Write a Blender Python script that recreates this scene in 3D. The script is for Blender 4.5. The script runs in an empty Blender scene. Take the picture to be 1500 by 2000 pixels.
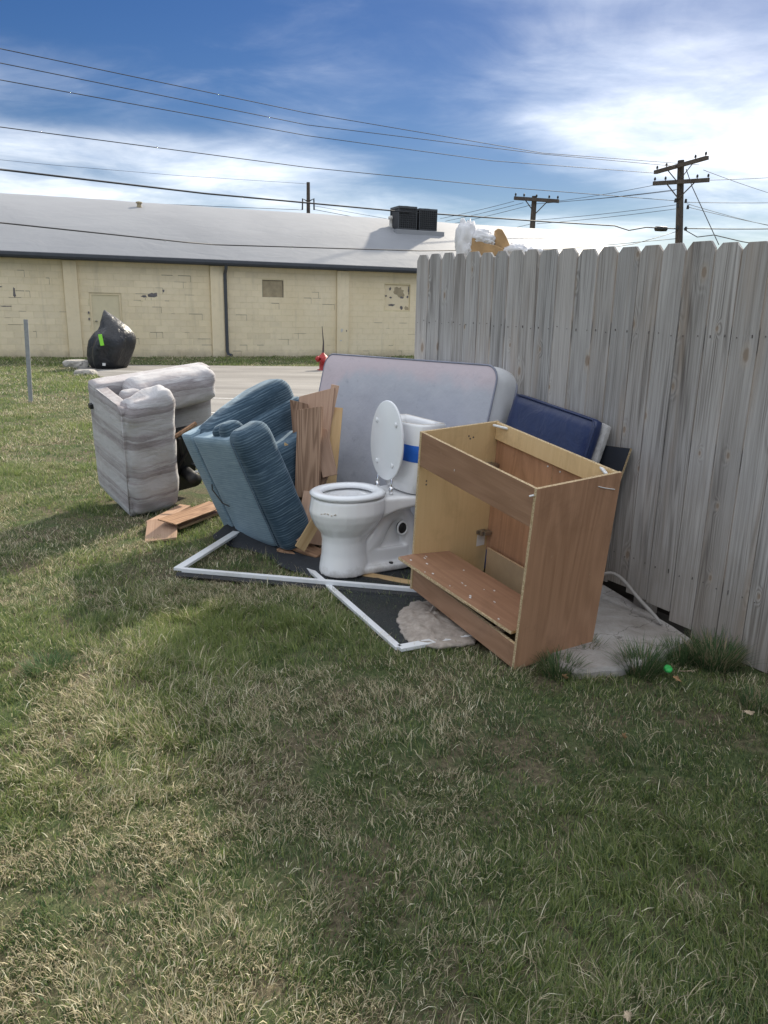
import bpy, bmesh, math, random
import numpy as np
from mathutils import Vector, Matrix, Euler
random.seed(7)
RNG = np.random.default_rng(11)
SC = bpy.context.scene
COL = SC.collection
rad = math.radians

# ------------------------------------------------------------------ camera
CAM_H, PITCH, ROLL, FPX = 1.60, rad(15.0), 0.022, 1500.0     # FPX: focal length in pixels of the 1500x2000 photograph
_fw = Vector((0, math.cos(PITCH), -math.sin(PITCH)))
_up0 = Vector((0, math.sin(PITCH), math.cos(PITCH)))
_rt0 = Vector((1, 0, 0))
_rt = _rt0 * math.cos(ROLL) + _up0 * math.sin(ROLL)
_up = _up0 * math.cos(ROLL) - _rt0 * math.sin(ROLL)
EYE = Vector((0, 0, CAM_H))
cam_data = bpy.data.cameras.new('camera')
cam_data.sensor_fit = 'VERTICAL'
cam_data.sensor_height = 36.0
cam_data.sensor_width = 27.0
cam_data.lens = 36.0 * FPX / 2000.0
cam_data.clip_start = 0.05
cam_data.clip_end = 3000
cam = bpy.data.objects.new('camera', cam_data)
COL.objects.link(cam)
_m = Matrix((_rt, _up, -_fw)).transposed().to_4x4()
_m.translation = EYE
cam.matrix_world = _m
SC.camera = cam

# ------------------------------------------------------------------ light
SUN_AZ, SUN_EL = rad(27.0), rad(33.0)        # azimuth from +Y towards +X
SUN_DIR = Vector((math.sin(SUN_AZ) * math.cos(SUN_EL), math.cos(SUN_AZ) * math.cos(SUN_EL), math.sin(SUN_EL)))
sun_data = bpy.data.lights.new('sun', 'SUN')
sun_data.energy = 2.3
sun_data.angle = rad(2.5)
sun_data.color = (1.0, 0.90, 0.74)
sun = bpy.data.objects.new('sun', sun_data)
COL.objects.link(sun)
sun.rotation_euler = (-SUN_DIR).to_track_quat('-Z', 'Y').to_euler()

SC.view_settings.view_transform = 'Standard'
SC.view_settings.look = 'None'
SC.view_settings.exposure = 1.56
SC.view_settings.gamma = 1.0


class NT:
    """small node-tree builder"""
    def __init__(s, tree):
        s.t = tree; s.nodes = tree.nodes; s.links = tree.links
        s.nodes.clear()
    def put(s, sock, v):
        if v is None: return
        if isinstance(v, bpy.types.NodeSocket): s.links.new(v, sock)
        elif isinstance(v, bpy.types.Node): s.links.new(v.outputs[0], sock)
        else:
            if isinstance(v, (tuple, list)) and sock.type == 'RGBA' and len(v) == 3: v = (*v, 1)
            sock.default_value = v
    def n(s, typ, ins=None, **props):
        nd = s.nodes.new(typ)
        for k, v in props.items(): setattr(nd, k, v)
        if ins:
            for k, v in ins.items(): s.put(nd.inputs[k], v)
        return nd
    def math(s, op, a, b=None, c=None, clamp=False):
        nd = s.n('ShaderNodeMath', operation=op, use_clamp=clamp)
        for i, v in enumerate((a, b, c)): s.put(nd.inputs[i], v)
        return nd.outputs[0]
    def vmath(s, op, a, b=None, scale=None):
        nd = s.n('ShaderNodeVectorMath', operation=op)
        s.put(nd.inputs[0], a)
        if b is not None: s.put(nd.inputs[1], b)
        if scale is not None: s.put(nd.inputs['Scale'], scale)
        return nd.outputs[0]
    def noise(s, vec, scale, detail=4, rough=0.55, dist=0.0, dim='3D'):
        nd = s.n('ShaderNodeTexNoise', noise_dimensions=dim)
        if vec is not None: s.put(nd.inputs['Vector'], vec)
        s.put(nd.inputs['Scale'], scale); s.put(nd.inputs['Detail'], detail)
        s.put(nd.inputs['Roughness'], rough); s.put(nd.inputs['Distortion'], dist)
        return nd.outputs[0]
    def ramp(s, fac, stops, interp='LINEAR'):
        nd = s.n('ShaderNodeValToRGB')
        s.put(nd.inputs[0], fac)
        cr = nd.color_ramp; cr.interpolation = interp
        while len(cr.elements) < len(stops): cr.elements.new(0.5)
        for e, (p, c) in zip(cr.elements, stops):
            e.position = p
            if not isinstance(c, (tuple, list)): c = (c, c, c)
            e.color = (*c, 1) if len(c) == 3 else c
        return nd.outputs[0]
    def mix(s, fac, a, b, blend='MIX'):
        nd = s.n('ShaderNodeMix', data_type='RGBA', blend_type=blend)
        s.put(nd.inputs[0], fac); s.put(nd.inputs[6], a); s.put(nd.inputs[7], b)
        return nd.outputs[2]
    def maprange(s, v, a, b, c=0.0, d=1.0, smooth=False):
        nd = s.n('ShaderNodeMapRange', interpolation_type='SMOOTHSTEP' if smooth else 'LINEAR')
        for i, x in enumerate((v, a, b, c, d)): s.put(nd.inputs[i], x)
        return nd.outputs[0]
    def scale(s, vec, xyz, loc=(0, 0, 0), rot=(0, 0, 0)):
        nd = s.n('ShaderNodeMapping')
        s.put(nd.inputs[0], vec); nd.inputs['Location'].default_value = loc
        nd.inputs['Rotation'].default_value = rot; nd.inputs['Scale'].default_value = xyz
        return nd.outputs[0]


# ------------------------------------------------------------------ world: Nishita sky with a broken layer of thin cloud, thickened overhead for fill
world = bpy.data.worlds.new('World')
SC.world = world
world.use_nodes = True
w = NT(world.node_tree)
sky = w.n('ShaderNodeTexSky', sky_type='NISHITA')
sky.sun_disc = False
sky.sun_elevation = SUN_EL
sky.sun_rotation = SUN_AZ
sky.altitude = 200
sky.air_density = 1.0
sky.dust_density = 0.25
sky.ozone_density = 2.5
tc = w.n('ShaderNodeTexCoord')
d = tc.outputs['Generated']
sep = w.n('ShaderNodeSeparateXYZ', {0: d})
zc = w.math('MAXIMUM', sep.outputs[2], 0.0)
den = w.math('ADD', zc, 0.13)
uv = w.n('ShaderNodeCombineXYZ', {0: w.math('DIVIDE', sep.outputs[0], den), 1: w.math('DIVIDE', sep.outputs[1], den), 2: 0.0}).outputs[0]
CLOUD_OFF = (16.057, -18.776, 0.0)
uvs = w.scale(uv, (1.0, 1.25, 1.0), loc=CLOUD_OFF, rot=(0, 0, rad(-24)))
big = w.noise(uvs, 0.62, 2, 0.45, 0.2)
wisp = w.noise(uvs, 1.7, 9, 0.58, 0.7)
fine = w.noise(uvs, 7.0, 8, 0.6, 0.6)
cov = w.math('ADD', w.math('MULTIPLY', big, 1.35), w.math('ADD', w.math('MULTIPLY', wisp, 0.42), w.math('MULTIPLY', fine, 0.08)))
elev = w.ramp(zc, [(0.0, 0.30), (0.09, 0.36), (0.15, 0.46), (0.19, 0.43), (0.235, 0.29), (0.31, 0.20), (0.45, 0.58), (1.0, 0.78)])  # extra cloud overhead, out of view, added for fill light on shaded surfaces
cov = w.math('ADD', cov, elev)
cmask = w.maprange(cov, 1.08, 1.78, 0, 1, True)
SKY_STR = 0.15
hsv = w.n('ShaderNodeHueSaturation', {'Hue': 0.515, 'Saturation': 1.36, 'Value': 0.15, 'Color': sky.outputs[0]})
shade = w.ramp(w.noise(uvs, 3.0, 6, 0.6, 0.4), [(0.3, (2.6, 2.85, 3.25)), (0.66, (4.3, 4.35, 4.4))])
mixc = w.mix(w.math('MULTIPLY', cmask, 0.93), hsv.outputs[0], shade)
bg = w.n('ShaderNodeBackground', {'Color': mixc, 'Strength': SKY_STR})
w.n('ShaderNodeOutputWorld', {0: bg.outputs[0]})


# ------------------------------------------------------------------ photograph pixels -> rays -> places
def ray(x, y):
    return (_fw + _rt * ((x - 750) / FPX) - _up * ((y - 1000) / FPX))
def ss(a, b, t):
    t = min(1, max(0, (t - a) / (b - a))); return t * t * (3 - 2 * t)
def zg(X, Y):
    return -0.22 * ss(8, 21, Y)
def zg_np(Y):
    t = np.clip((Y - 8) / 13.0, 0, 1); return -0.22 * t * t * (3 - 2 * t)
def gnd(x, y, dz=0.0):
    dd = ray(x, y); t0, t = 0.4, 0.4
    while t < 90:
        p = EYE + dd * t
        if p.z < zg(p.x, p.y) + dz: break
        t0 = t; t += 0.05
    a, b = t0, t
    for _ in range(30):
        m = (a + b) / 2; p = EYE + dd * m
        if p.z < zg(p.x, p.y) + dz: b = m
        else: a = m
    return EYE + dd * a
def onplane(x, y, p0, n):
    dd = ray(x, y); n = Vector(n)
    return EYE + dd * ((Vector(p0) - EYE).dot(n) / dd.dot(n))
def atY(x, y, Y):
    return onplane(x, y, (0, Y, 0), (0, 1, 0))


# ------------------------------------------------------------------ helpers: objects
def link(o):
    COL.objects.link(o); return o
def tag(o, label=None, cat=None, group=None, kind=None):
    if label: o['label'] = label
    if cat: o['category'] = cat
    if group: o['group'] = group
    if kind: o['kind'] = kind
    return o
def thing(name, label, cat, loc=(0, 0, 0), rot=(0, 0, 0), group=None):
    o = bpy.data.objects.new(name, None); link(o)
    o.empty_display_size = 0.1
    o.location = loc; o.rotation_euler = rot
    return tag(o, label, cat, group)
def obj(name, bm, mat, parent=None, smooth=False, loc=None, rot=None, bevel=0.0, auto=None):
    me = bpy.data.meshes.new(name)
    bmesh.ops.recalc_face_normals(bm, faces=bm.faces[:])
    bm.to_mesh(me); bm.free()
    return mobj(name, me, mat, parent, smooth, loc, rot, bevel)
def mobj(name, me, mat, parent=None, smooth=False, loc=None, rot=None, bevel=0.0):
    mats = mat if isinstance(mat, (list, tuple)) else [mat]
    if len(me.materials) == 0:
        for m in mats: me.materials.append(m)
    if smooth: me.shade_smooth()
    o = bpy.data.objects.new(name, me); link(o)
    if parent is not None: o.parent = parent
    if loc is not None: o.location = loc
    if rot is not None: o.rotation_euler = rot
    if bevel:
        b = o.modifiers.new('bevel', 'BEVEL'); b.width = bevel; b.segments = 2; b.limit_method = 'ANGLE'; b.angle_limit = rad(40)
    return o
def new(): return bmesh.new()
def box(bm, x0, x1, y0, y1, z0, z1, mi=None, M=None):
    vs = [bm.verts.new((x, y, z)) for x in (x0, x1) for y in (y0, y1) for z in (z0, z1)]
    if M is not None:
        for v in vs: v.co = M @ v.co
    q = [(0, 1, 3, 2), (4, 6, 7, 5), (0, 4, 5, 1), (2, 3, 7, 6), (0, 2, 6, 4), (1, 5, 7, 3)]   # -x +x -y +y -z +z
    fs = []
    for i, f in enumerate(q):
        fc = bm.faces.new([vs[k] for k in f])
        if mi: fc.material_index = mi[i]
        fs.append(fc)
    return vs
def rings(bm, rs, closed=True, cap0=True, cap1=True):
    """skin a list of rings (lists of coordinates of equal length)"""
    prev = None; first = None
    for r in rs:
        cur = [bm.verts.new(p) for p in r]
        if prev:
            n = len(cur)
            for i in range(n if closed else n - 1):
                bm.faces.new((prev[i], prev[(i + 1) % n], cur[(i + 1) % n], cur[i]))
        else: first = cur
        prev = cur
    if cap0 and closed: bm.faces.new(first[::-1])
    if cap1 and closed: bm.faces.new(prev)
    return first, prev
def tube(bm, pts, r, seg=8, cap=True):
    pts = [Vector(p) for p in pts]; rs = []
    u = None
    for i, p in enumerate(pts):
        t = (pts[min(i + 1, len(pts) - 1)] - pts[max(i - 1, 0)]).normalized()
        if u is None:
            u = t.cross(Vector((0, 0, 1)))
            if u.length < 1e-3: u = t.cross(Vector((1, 0, 0)))
            u.normalize()
        else:
            u = (u - t * u.dot(t)).normalized()
        v = t.cross(u)
        rr = r[i] if isinstance(r, (list, tuple)) else r
        rs.append([p + (u * math.cos(2 * math.pi * k / seg) + v * math.sin(2 * math.pi * k / seg)) * rr for k in range(seg)])
    rings(bm, rs, True, cap, cap)
def cyl(bm, p0, p1, r0, r1=None, seg=16):
    tube(bm, [p0, p1], [r0, r0 if r1 is None else r1], seg)
def lathe(bm, prof, seg=20, M=None):
    rs = []
    for r, z in prof:
        rs.append([Vector((r * math.cos(2 * math.pi * k / seg), r * math.sin(2 * math.pi * k / seg), z)) for k in range(seg)])
    if M is not None: rs = [[M @ p for p in r] for r in rs]
    rings(bm, rs)
def prism(bm, poly, z0, z1, M=None):
    """vertical prism over a polygon of (x, y)"""
    a = [Vector((p[0], p[1], z0)) for p in poly]; b = [Vector((p[0], p[1], z1)) for p in poly]
    if M is not None: a = [M @ p for p in a]; b = [M @ p for p in b]
    rings(bm, [a, b])
def frame_from(p0, p1, facing):
    """matrix: z along p0->p1, y pointing away from `facing` side, x across; origin p0"""
    z = (p1 - p0).normalized(); f = Vector(facing)
    y = -(f - z * f.dot(z)).normalized(); x = y.cross(z)
    m = Matrix((x, y, z)).transposed().to_4x4(); m.translation = p0
    return m
def super_ring(cx, cy, hx, hy, n=24, e=2.6):
    out = []
    for k in range(n):
        a = 2 * math.pi * k / n; c, s = math.cos(a), math.sin(a)
        out.append((cx + hx * math.copysign(abs(c) ** (2 / e), c), cy + hy * math.copysign(abs(s) ** (2 / e), s)))
    return out


# ------------------------------------------------------------------ helpers: value noise in numpy (for grass, folds)
_perm = RNG.random((256, 256))
def vnoise(x, y):
    x = np.asarray(x, float); y = np.asarray(y, float)
    xi = np.floor(x).astype(int); yi = np.floor(y).astype(int); fx = x - xi; fy = y - yi
    fx = fx * fx * (3 - 2 * fx); fy = fy * fy * (3 - 2 * fy)
    a = _perm[xi % 256, yi % 256]; b = _perm[(xi + 1) % 256, yi % 256]; c = _perm[xi % 256, (yi + 1) % 256]; e = _perm[(xi + 1) % 256, (yi + 1) % 256]
    return (a * (1 - fx) + b * fx) * (1 - fy) + (c * (1 - fx) + e * fx) * fy
def fbm(x, y, o=3):
    r = 0; a = 0.5; t = 0
    for i in range(o):
        r = r + a * vnoise(x * 2 ** i + 17 * i, y * 2 ** i + 31 * i); t += a; a *= 0.5
    return r / t

# ------------------------------------------------------------------ materials
def material(name):
    m = bpy.data.materials.new(name); m.use_nodes = True
    return m, NT(m.node_tree)
def finish(t, color, rough=0.6, bump=None, bstr=0.3, bdist=0.01, spec=0.5, **kw):
    p = t.n('ShaderNodeBsdfPrincipled')
    t.put(p.inputs['Base Color'], color); t.put(p.inputs['Roughness'], rough)
    t.put(p.inputs['Specular IOR Level'], spec)
    for k, v in kw.items(): t.put(p.inputs[k.replace('_', ' ')], v)
    if bump is not None:
        b = t.n('ShaderNodeBump', {'Strength': bstr, 'Distance': bdist, 'Height': bump})
        t.links.new(b.outputs[0], p.inputs['Normal'])
    t.n('ShaderNodeOutputMaterial', {0: p.outputs[0]})
    return p
def coords(t, kind='Object', rnd=True):
    c = t.n('ShaderNodeTexCoord').outputs[kind]
    if rnd:
        oi = t.n('ShaderNodeObjectInfo')
        off = t.math('MULTIPLY', oi.outputs['Random'], 37.0)
        c = t.vmath('ADD', c, t.n('ShaderNodeCombineXYZ', {0: off, 1: off, 2: off}).outputs[0])
    return c
def simple(name, col, rough=0.6, var=0.12, scale=8.0, bump=0.0, spec=0.5, metal=0.0, dirt=None):
    m, t = material(name)
    c = coords(t)
    n = t.noise(c, scale, 5, 0.6)
    hi = tuple(min(1, x * (1 + var)) for x in col); lo = tuple(x * (1 - var) for x in col)
    cc = t.ramp(n, [(0.3, lo), (0.7, hi)])
    if dirt:
        cc = t.mix(t.maprange(t.noise(c, scale * 0.4, 6, 0.65), 0.52, 0.75), cc, dirt)
    finish(t, cc, rough, t.noise(c, scale * 6, 4) if bump else None, bump, 0.004, spec, Metallic=metal)
    return m
def woodmat(name, light, dark, grain=1.0, rough=0.65, axis='Z', weather=None, knots=True, contrast=1.0, scuff=None):
    """long grain along one local axis, cathedral figure, knots"""
    m, t = material(name)
    c = coords(t)
    if axis == 'X': c = t.scale(c, (1, 1, 1), rot=(0, rad(90), 0))
    if axis == 'Y': c = t.scale(c, (1, 1, 1), rot=(rad(90), 0, 0))
    k = t.n('ShaderNodeTexVoronoi', {'Vector': t.scale(c, (7.0, 4.0, 1.9)), 'Scale': 1.0, 'Randomness': 1.0})
    kd = k.outputs['Distance']
    sel = t.math('GREATER_THAN', t.n('ShaderNodeSeparateColor', {0: k.outputs['Color']}).outputs[0], 0.45)
    fall = t.math('MULTIPLY', t.maprange(kd, 0.0, 0.42, 1, 0, True), sel) if knots else 0.0
    base = t.noise(t.scale(c, (5.0 * grain, 5.0 * grain, 0.45)), 1.0, 3, 0.45, 0.2)
    warp = t.math('ADD', base, t.math('MULTIPLY', fall, 0.22)) if knots else base
    fig = t.math('SINE', t.math('MULTIPLY', warp, 95.0))
    fig = t.maprange(fig, -1, 1, 0, 1)
    fib = t.noise(t.scale(c, (160 * grain, 160 * grain, 4.0)), 1.0, 4, 0.6)
    mixv = t.math('ADD', t.math('MULTIPLY', fig, 0.42 * contrast), t.math('MULTIPLY', fib, 0.62))
    tone = t.noise(t.scale(c, (2, 2, 0.7)), 1.0, 3, 0.5)
    mixv = t.math('ADD', mixv, t.math('MULTIPLY', t.math('SUBTRACT', tone, 0.5), 0.7))
    col = t.ramp(mixv, [(0.15, dark), (0.8, light)])
    oi = t.n('ShaderNodeObjectInfo')
    hs = t.n('ShaderNodeHueSaturation', {'Hue': 0.5, 'Saturation': 1.0, 'Value': t.maprange(oi.outputs['Random'], 0, 1, 0.84, 1.14), 'Color': col})
    col = hs.outputs[0]
    if weather:
        st = t.maprange(t.noise(t.scale(c, (3, 3, 0.9)), 1.0, 5, 0.6), 0.52, 0.72)
        col = t.mix(t.math('MULTIPLY', st, 0.6), col, weather)
    if scuff:
        sc1 = t.math('MULTIPLY', t.maprange(t.noise(c, 46, 4, 0.7), 0.66, 0.72), t.maprange(t.noise(c, 5, 4, 0.6), 0.45, 0.65))
        col = t.mix(t.math('MULTIPLY', sc1, 0.6), col, scuff)
        col = t.mix(t.maprange(t.noise(c, 3.5, 6, 0.7, 0.6), 0.54, 0.72, 0, 0.4), col, tuple(x * 0.55 for x in dark))
    if knots:
        core = t.math('MULTIPLY', t.maprange(kd, 0.055, 0.105, 1, 0, True), sel)
        ringd = t.maprange(t.math('SINE', t.math('MULTIPLY', kd, 150.0)), -1, 1, 0.45, 1.0)
        kcol = t.mix(1.0, tuple(x * 0.62 for x in dark), t.n('ShaderNodeCombineXYZ', {0: ringd, 1: ringd, 2: ringd}).outputs[0], 'MULTIPLY')
        col = t.mix(t.math('MULTIPLY', core, 0.8), col, kcol)
    finish(t, col, rough, t.math('ADD', fib, t.math('MULTIPLY', fig, 0.4)), 0.35, 0.002, 0.3)
    return m

MT = {}
def fencewood():
    m, t = material('weathered fence wood')
    c = coords(t)
    oi = t.n('ShaderNodeObjectInfo'); rnd = oi.outputs['Random']
    sx_ = t.n('ShaderNodeSeparateXYZ', {0: c})
    k = t.n('ShaderNodeTexVoronoi', {'Vector': t.n('ShaderNodeCombineXYZ', {0: t.math('MULTIPLY', sx_.outputs[0], 6.5), 1: t.math('MULTIPLY', sx_.outputs[2], 3.2), 2: 0.0}).outputs[0], 'Scale': 1.0, 'Randomness': 1.0}, voronoi_dimensions='2D')
    ksz = t.n('ShaderNodeSeparateColor', {0: k.outputs['Color']})
    kd = t.math('ADD', t.math('MULTIPLY', k.outputs['Distance'], t.maprange(ksz.outputs[1], 0, 1, 0.7, 2.2)), t.math('MULTIPLY', t.math('SUBTRACT', t.noise(c, 26, 3), 0.5), 0.06))
    sel = t.math('GREATER_THAN', ksz.outputs[0], 0.6)
    fall = t.math('MULTIPLY', t.maprange(kd, 0.0, 0.38, 1, 0, True), sel)
    base = t.noise(t.scale(c, (9.0, 9.0, 0.30)), 1.0, 2, 0.4, 0.1)
    warp = t.math('ADD', base, t.math('MULTIPLY', fall, 0.13))
    fig = t.maprange(t.math('SINE', t.math('MULTIPLY', warp, 120.0)), -1, 1, 0, 1)
    figm = t.maprange(t.noise(t.scale(c, (4, 4, 0.5)), 1.0, 2), 0.40, 0.62, 0.05, 1.0)
    fib = t.noise(t.scale(c, (210, 210, 3.0)), 1.0, 4, 0.65)
    fib2 = t.noise(t.scale(c, (45, 45, 0.8)), 1.0, 4, 0.6)
    v = t.math('ADD', t.math('MULTIPLY', fib, 0.55), t.math('MULTIPLY', fib2, 0.45))
    v = t.math('SUBTRACT', v, t.math('MULTIPLY', t.math('MULTIPLY', fig, figm), 0.17))
    tone = t.noise(t.scale(c, (5, 5, 0.8)), 1.0, 4, 0.55)
    v = t.math('ADD', v, t.math('MULTIPLY', t.math('SUBTRACT', tone, 0.5), 0.45))
    col = t.ramp(v, [(0.22, (0.15, 0.135, 0.125)), (0.44, (0.355, 0.338, 0.322)), (0.72, (0.55, 0.53, 0.515))])
    col = t.n('ShaderNodeHueSaturation', {'Hue': 0.5, 'Saturation': t.maprange(rnd, 0, 1, 0.6, 1.3), 'Value': t.maprange(t.math('FRACT', t.math('MULTIPLY', rnd, 7.3)), 0, 1, 0.86, 1.06), 'Color': col}).outputs[0]
    brown = t.maprange(t.noise(t.scale(c, (9, 9, 0.8)), 1.0, 5, 0.6), 0.54, 0.70)
    col = t.mix(t.math('MULTIPLY', brown, 0.5), col, (0.33, 0.26, 0.20))
    g = t.n('ShaderNodeSeparateXYZ', {0: t.n('ShaderNodeNewGeometry').outputs['Position']}).outputs[2]
    low_brown = t.maprange(t.math('ADD', g, t.math('MULTIPLY', t.noise(c, 9, 5, 0.7), 0.5)), 0.25, 0.75, 0.55, 0.0)
    col = t.mix(low_brown, col, (0.27, 0.225, 0.18))  # browner towards the bottom, with a noisy edge
    core = t.math('MULTIPLY', t.maprange(kd, 0.05, 0.10, 1, 0, True), sel)
    col = t.mix(t.math('MULTIPLY', core, 0.85), col, (0.15, 0.10, 0.065))
    halo = t.math('MULTIPLY', t.maprange(kd, 0.09, 0.20, 0.35, 0, True), sel)
    col = t.mix(halo, col, (0.45, 0.38, 0.31))
    finish(t, col, 0.88, t.math('SUBTRACT', t.math('ADD', fib, fib2), t.math('MULTIPLY', core, 0.8)), 0.55, 0.0025, 0.25)
    return m
MT['fence'] = fencewood()
MT['pine'] = woodmat('pale pine board', (0.62, 0.45, 0.24), (0.42, 0.27, 0.13), 0.8, 0.6, knots=False, contrast=0.6)
MT['oak'] = woodmat('brown board', (0.40, 0.245, 0.15), (0.20, 0.11, 0.062), 1.1, 0.6, knots=False)
MT['rough'] = woodmat('rough sawn board', (0.36, 0.235, 0.16), (0.14, 0.08, 0.05), 1.2, 0.8)
MT['laminate'] = woodmat('pinkish plank', (0.50, 0.34, 0.24), (0.33, 0.205, 0.14), 1.2, 0.5, knots=False, contrast=0.5)
MT['cherry'] = woodmat('reddish brown cabinet laminate', (0.50, 0.285, 0.175), (0.34, 0.185, 0.108), 0.7, 0.42, knots=False, contrast=0.6, scuff=(0.62, 0.5, 0.36))
MT['cherryX'] = woodmat('reddish brown laminate, cross grain', (0.40, 0.235, 0.15), (0.28, 0.155, 0.094), 0.7, 0.42, axis='X', knots=False, contrast=0.6, scuff=(0.62, 0.5, 0.36))
MT['birch'] = woodmat('birch cabinet interior', (0.78, 0.575, 0.32), (0.68, 0.485, 0.25), 0.7, 0.5, knots=False, contrast=0.3, scuff=(0.4, 0.28, 0.15))
MT['pole'] = woodmat('utility pole wood', (0.10, 0.085, 0.075), (0.045, 0.038, 0.035), 1.0, 0.9, knots=False)

def chip():
    m, t = material('chipboard edge')
    c = coords(t)
    v = t.n('ShaderNodeTexVoronoi', {'Vector': c, 'Scale': 260.0})
    col = t.ramp(t.n('ShaderNodeSeparateColor', {0: v.outputs['Color']}).outputs[0], [(0, (0.33, 0.22, 0.11)), (1, (0.68, 0.54, 0.34))])
    finish(t, col, 0.85, v.outputs['Distance'], 0.5, 0.002)
    return m
MT['chip'] = chip()
MT['chipface'] = simple('tan hardboard', (0.47, 0.335, 0.20), 0.8, 0.12, 6, 0.1)

def wallpaint():
    m, t = material('painted block wall')
    g = t.n('ShaderNodeNewGeometry').outputs['Position']
    oi = t.n('ShaderNodeObjectInfo')
    n = t.noise(g, 0.55, 5, 0.6); n2 = t.noise(g, 6, 5, 0.65)
    col = t.ramp(n, [(0.3, (0.74, 0.625, 0.42)), (0.7, (0.80, 0.695, 0.505))])
    col = t.mix(t.maprange(n2, 0.50, 0.78, 0, 0.35), col, (0.55, 0.48, 0.325))
    hs = t.n('ShaderNodeHueSaturation', {'Hue': 0.5, 'Saturation': 1.0, 'Value': t.maprange(oi.outputs['Random'], 0, 1, 0.95, 1.05), 'Color': col})
    sp = t.n('ShaderNodeSeparateXYZ', {0: g})
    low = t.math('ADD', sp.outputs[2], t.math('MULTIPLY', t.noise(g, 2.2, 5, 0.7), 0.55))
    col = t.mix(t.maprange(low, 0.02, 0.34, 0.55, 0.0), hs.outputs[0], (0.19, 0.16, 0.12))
    streak = t.noise(t.scale(g, (3.0, 3.0, 0.25)), 1.0, 5, 0.7)
    col = t.mix(t.maprange(streak, 0.56, 0.8, 0, 0.35), col, (0.30, 0.265, 0.19))
    finish(t, col, 0.75, t.noise(g, 28, 5, 0.6), 0.35, 0.006)
    return m
MT['wall'] = wallpaint()
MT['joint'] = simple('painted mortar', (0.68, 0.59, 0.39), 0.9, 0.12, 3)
MT['crack'] = simple('dirty open joint', (0.27, 0.23, 0.165), 0.9, 0.3, 5)
MT['bareblock'] = simple('bare grey block', (0.15, 0.14, 0.145), 0.9, 0.4, 9)
MT['doorpaint'] = simple('door paint', (0.66, 0.585, 0.40), 0.55, 0.06, 3)
MT['plywood'] = simple('weathered plywood', (0.36, 0.30, 0.20), 0.8, 0.18, 5)
MT['gutter'] = simple('dark grey gutter paint', (0.055, 0.062, 0.078), 0.45, 0.15, 2)
MT['dripedge'] = simple('pale drip edge', (0.55, 0.53, 0.50), 0.5, 0.08, 3)

def roofmat():
    m, t = material('white roof membrane')
    g = t.n('ShaderNodeNewGeometry').outputs['Position']
    n = t.noise(g, 0.35, 6, 0.6, 0.5)
    col = t.ramp(n, [(0.3, (0.22, 0.23, 0.25)), (0.7, (0.265, 0.275, 0.295))])
    col = t.mix(t.maprange(t.noise(t.scale(g, (0.5, 0.5, 4)), 1.5, 6, 0.7), 0.55, 0.8, 0, 0.3), col, (0.24, 0.245, 0.25))
    h = t.math('ADD', t.noise(t.scale(g, (0.7, 0.7, 3.0)), 1.3, 4, 0.5, 1.0), t.math('MULTIPLY', t.noise(g, 5, 4), 0.15))
    finish(t, col, 0.62, h, 0.22, 0.08)
    return m
MT['roof'] = roofmat()

def asphalt():
    m, t = material('worn asphalt')
    g = t.n('ShaderNodeNewGeometry').outputs['Position']
    n = t.noise(t.scale(g, (0.25, 1.2, 1)), 1.0, 7, 0.65, 0.6)
    col = t.ramp(n, [(0.3, (0.155, 0.145, 0.135)), (0.72, (0.29, 0.275, 0.255))])
    col = t.mix(t.maprange(t.noise(g, 60, 3), 0.4, 0.7, 0, 0.4), col, (0.115, 0.11, 0.105))
    finish(t, col, 0.85, t.noise(g, 90, 3), 0.4, 0.005)
    return m
MT['asphalt'] = asphalt()
MT['paint'] = simple('worn white line paint', (0.58, 0.57, 0.55), 0.7, 0.25, 14)

def soil():
    m, t = material('soil and thatch')
    g = t.n('ShaderNodeNewGeometry').outputs['Position']
    n = t.noise(g, 3.0, 8, 0.65, 0.4); n2 = t.noise(g, 45, 5, 0.7)
    a = t.ramp(n2, [(0.3, (0.042, 0.036, 0.024)), (0.7, (0.19, 0.16, 0.10))])
    b = t.ramp(n2, [(0.3, (0.032, 0.048, 0.02)), (0.7, (0.11, 0.14, 0.055))])
    col = t.mix(t.maprange(n, 0.42, 0.6), a, b)
    finish(t, col, 0.95, n2, 0.7, 0.02, 0.2)
    return m
MT['soil'] = soil()

def concrete():
    m, t = material('old concrete')
    g = t.n('ShaderNodeNewGeometry').outputs['Position']
    n = t.noise(g, 4.5, 8, 0.65, 0.5); n2 = t.noise(g, 70, 4, 0.7)
    col = t.ramp(n, [(0.28, (0.20, 0.175, 0.15)), (0.5, (0.33, 0.305, 0.28)), (0.72, (0.43, 0.41, 0.39))])
    col = t.mix(t.maprange(n2, 0.5, 0.75, 0, 0.3), col, (0.15, 0.135, 0.12))
    cr = t.n('ShaderNodeTexVoronoi', {'Vector': t.vmath('ADD', g, t.vmath('SCALE', t.n('ShaderNodeTexNoise', {'Scale': 7.0, 'Vector': g, 'Detail': 5.0}).outputs['Color'], scale=0.25)), 'Scale': 2.1}, feature='DISTANCE_TO_EDGE')
    col = t.mix(t.maprange(cr.outputs['Distance'], 0.0, 0.010, 0.75, 0), col, (0.07, 0.06, 0.05))
    finish(t, col, 0.9, t.math('ADD', n2, t.math('MULTIPLY', n, 2)), 0.5, 0.006)
    return m
MT['concrete'] = concrete()

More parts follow.
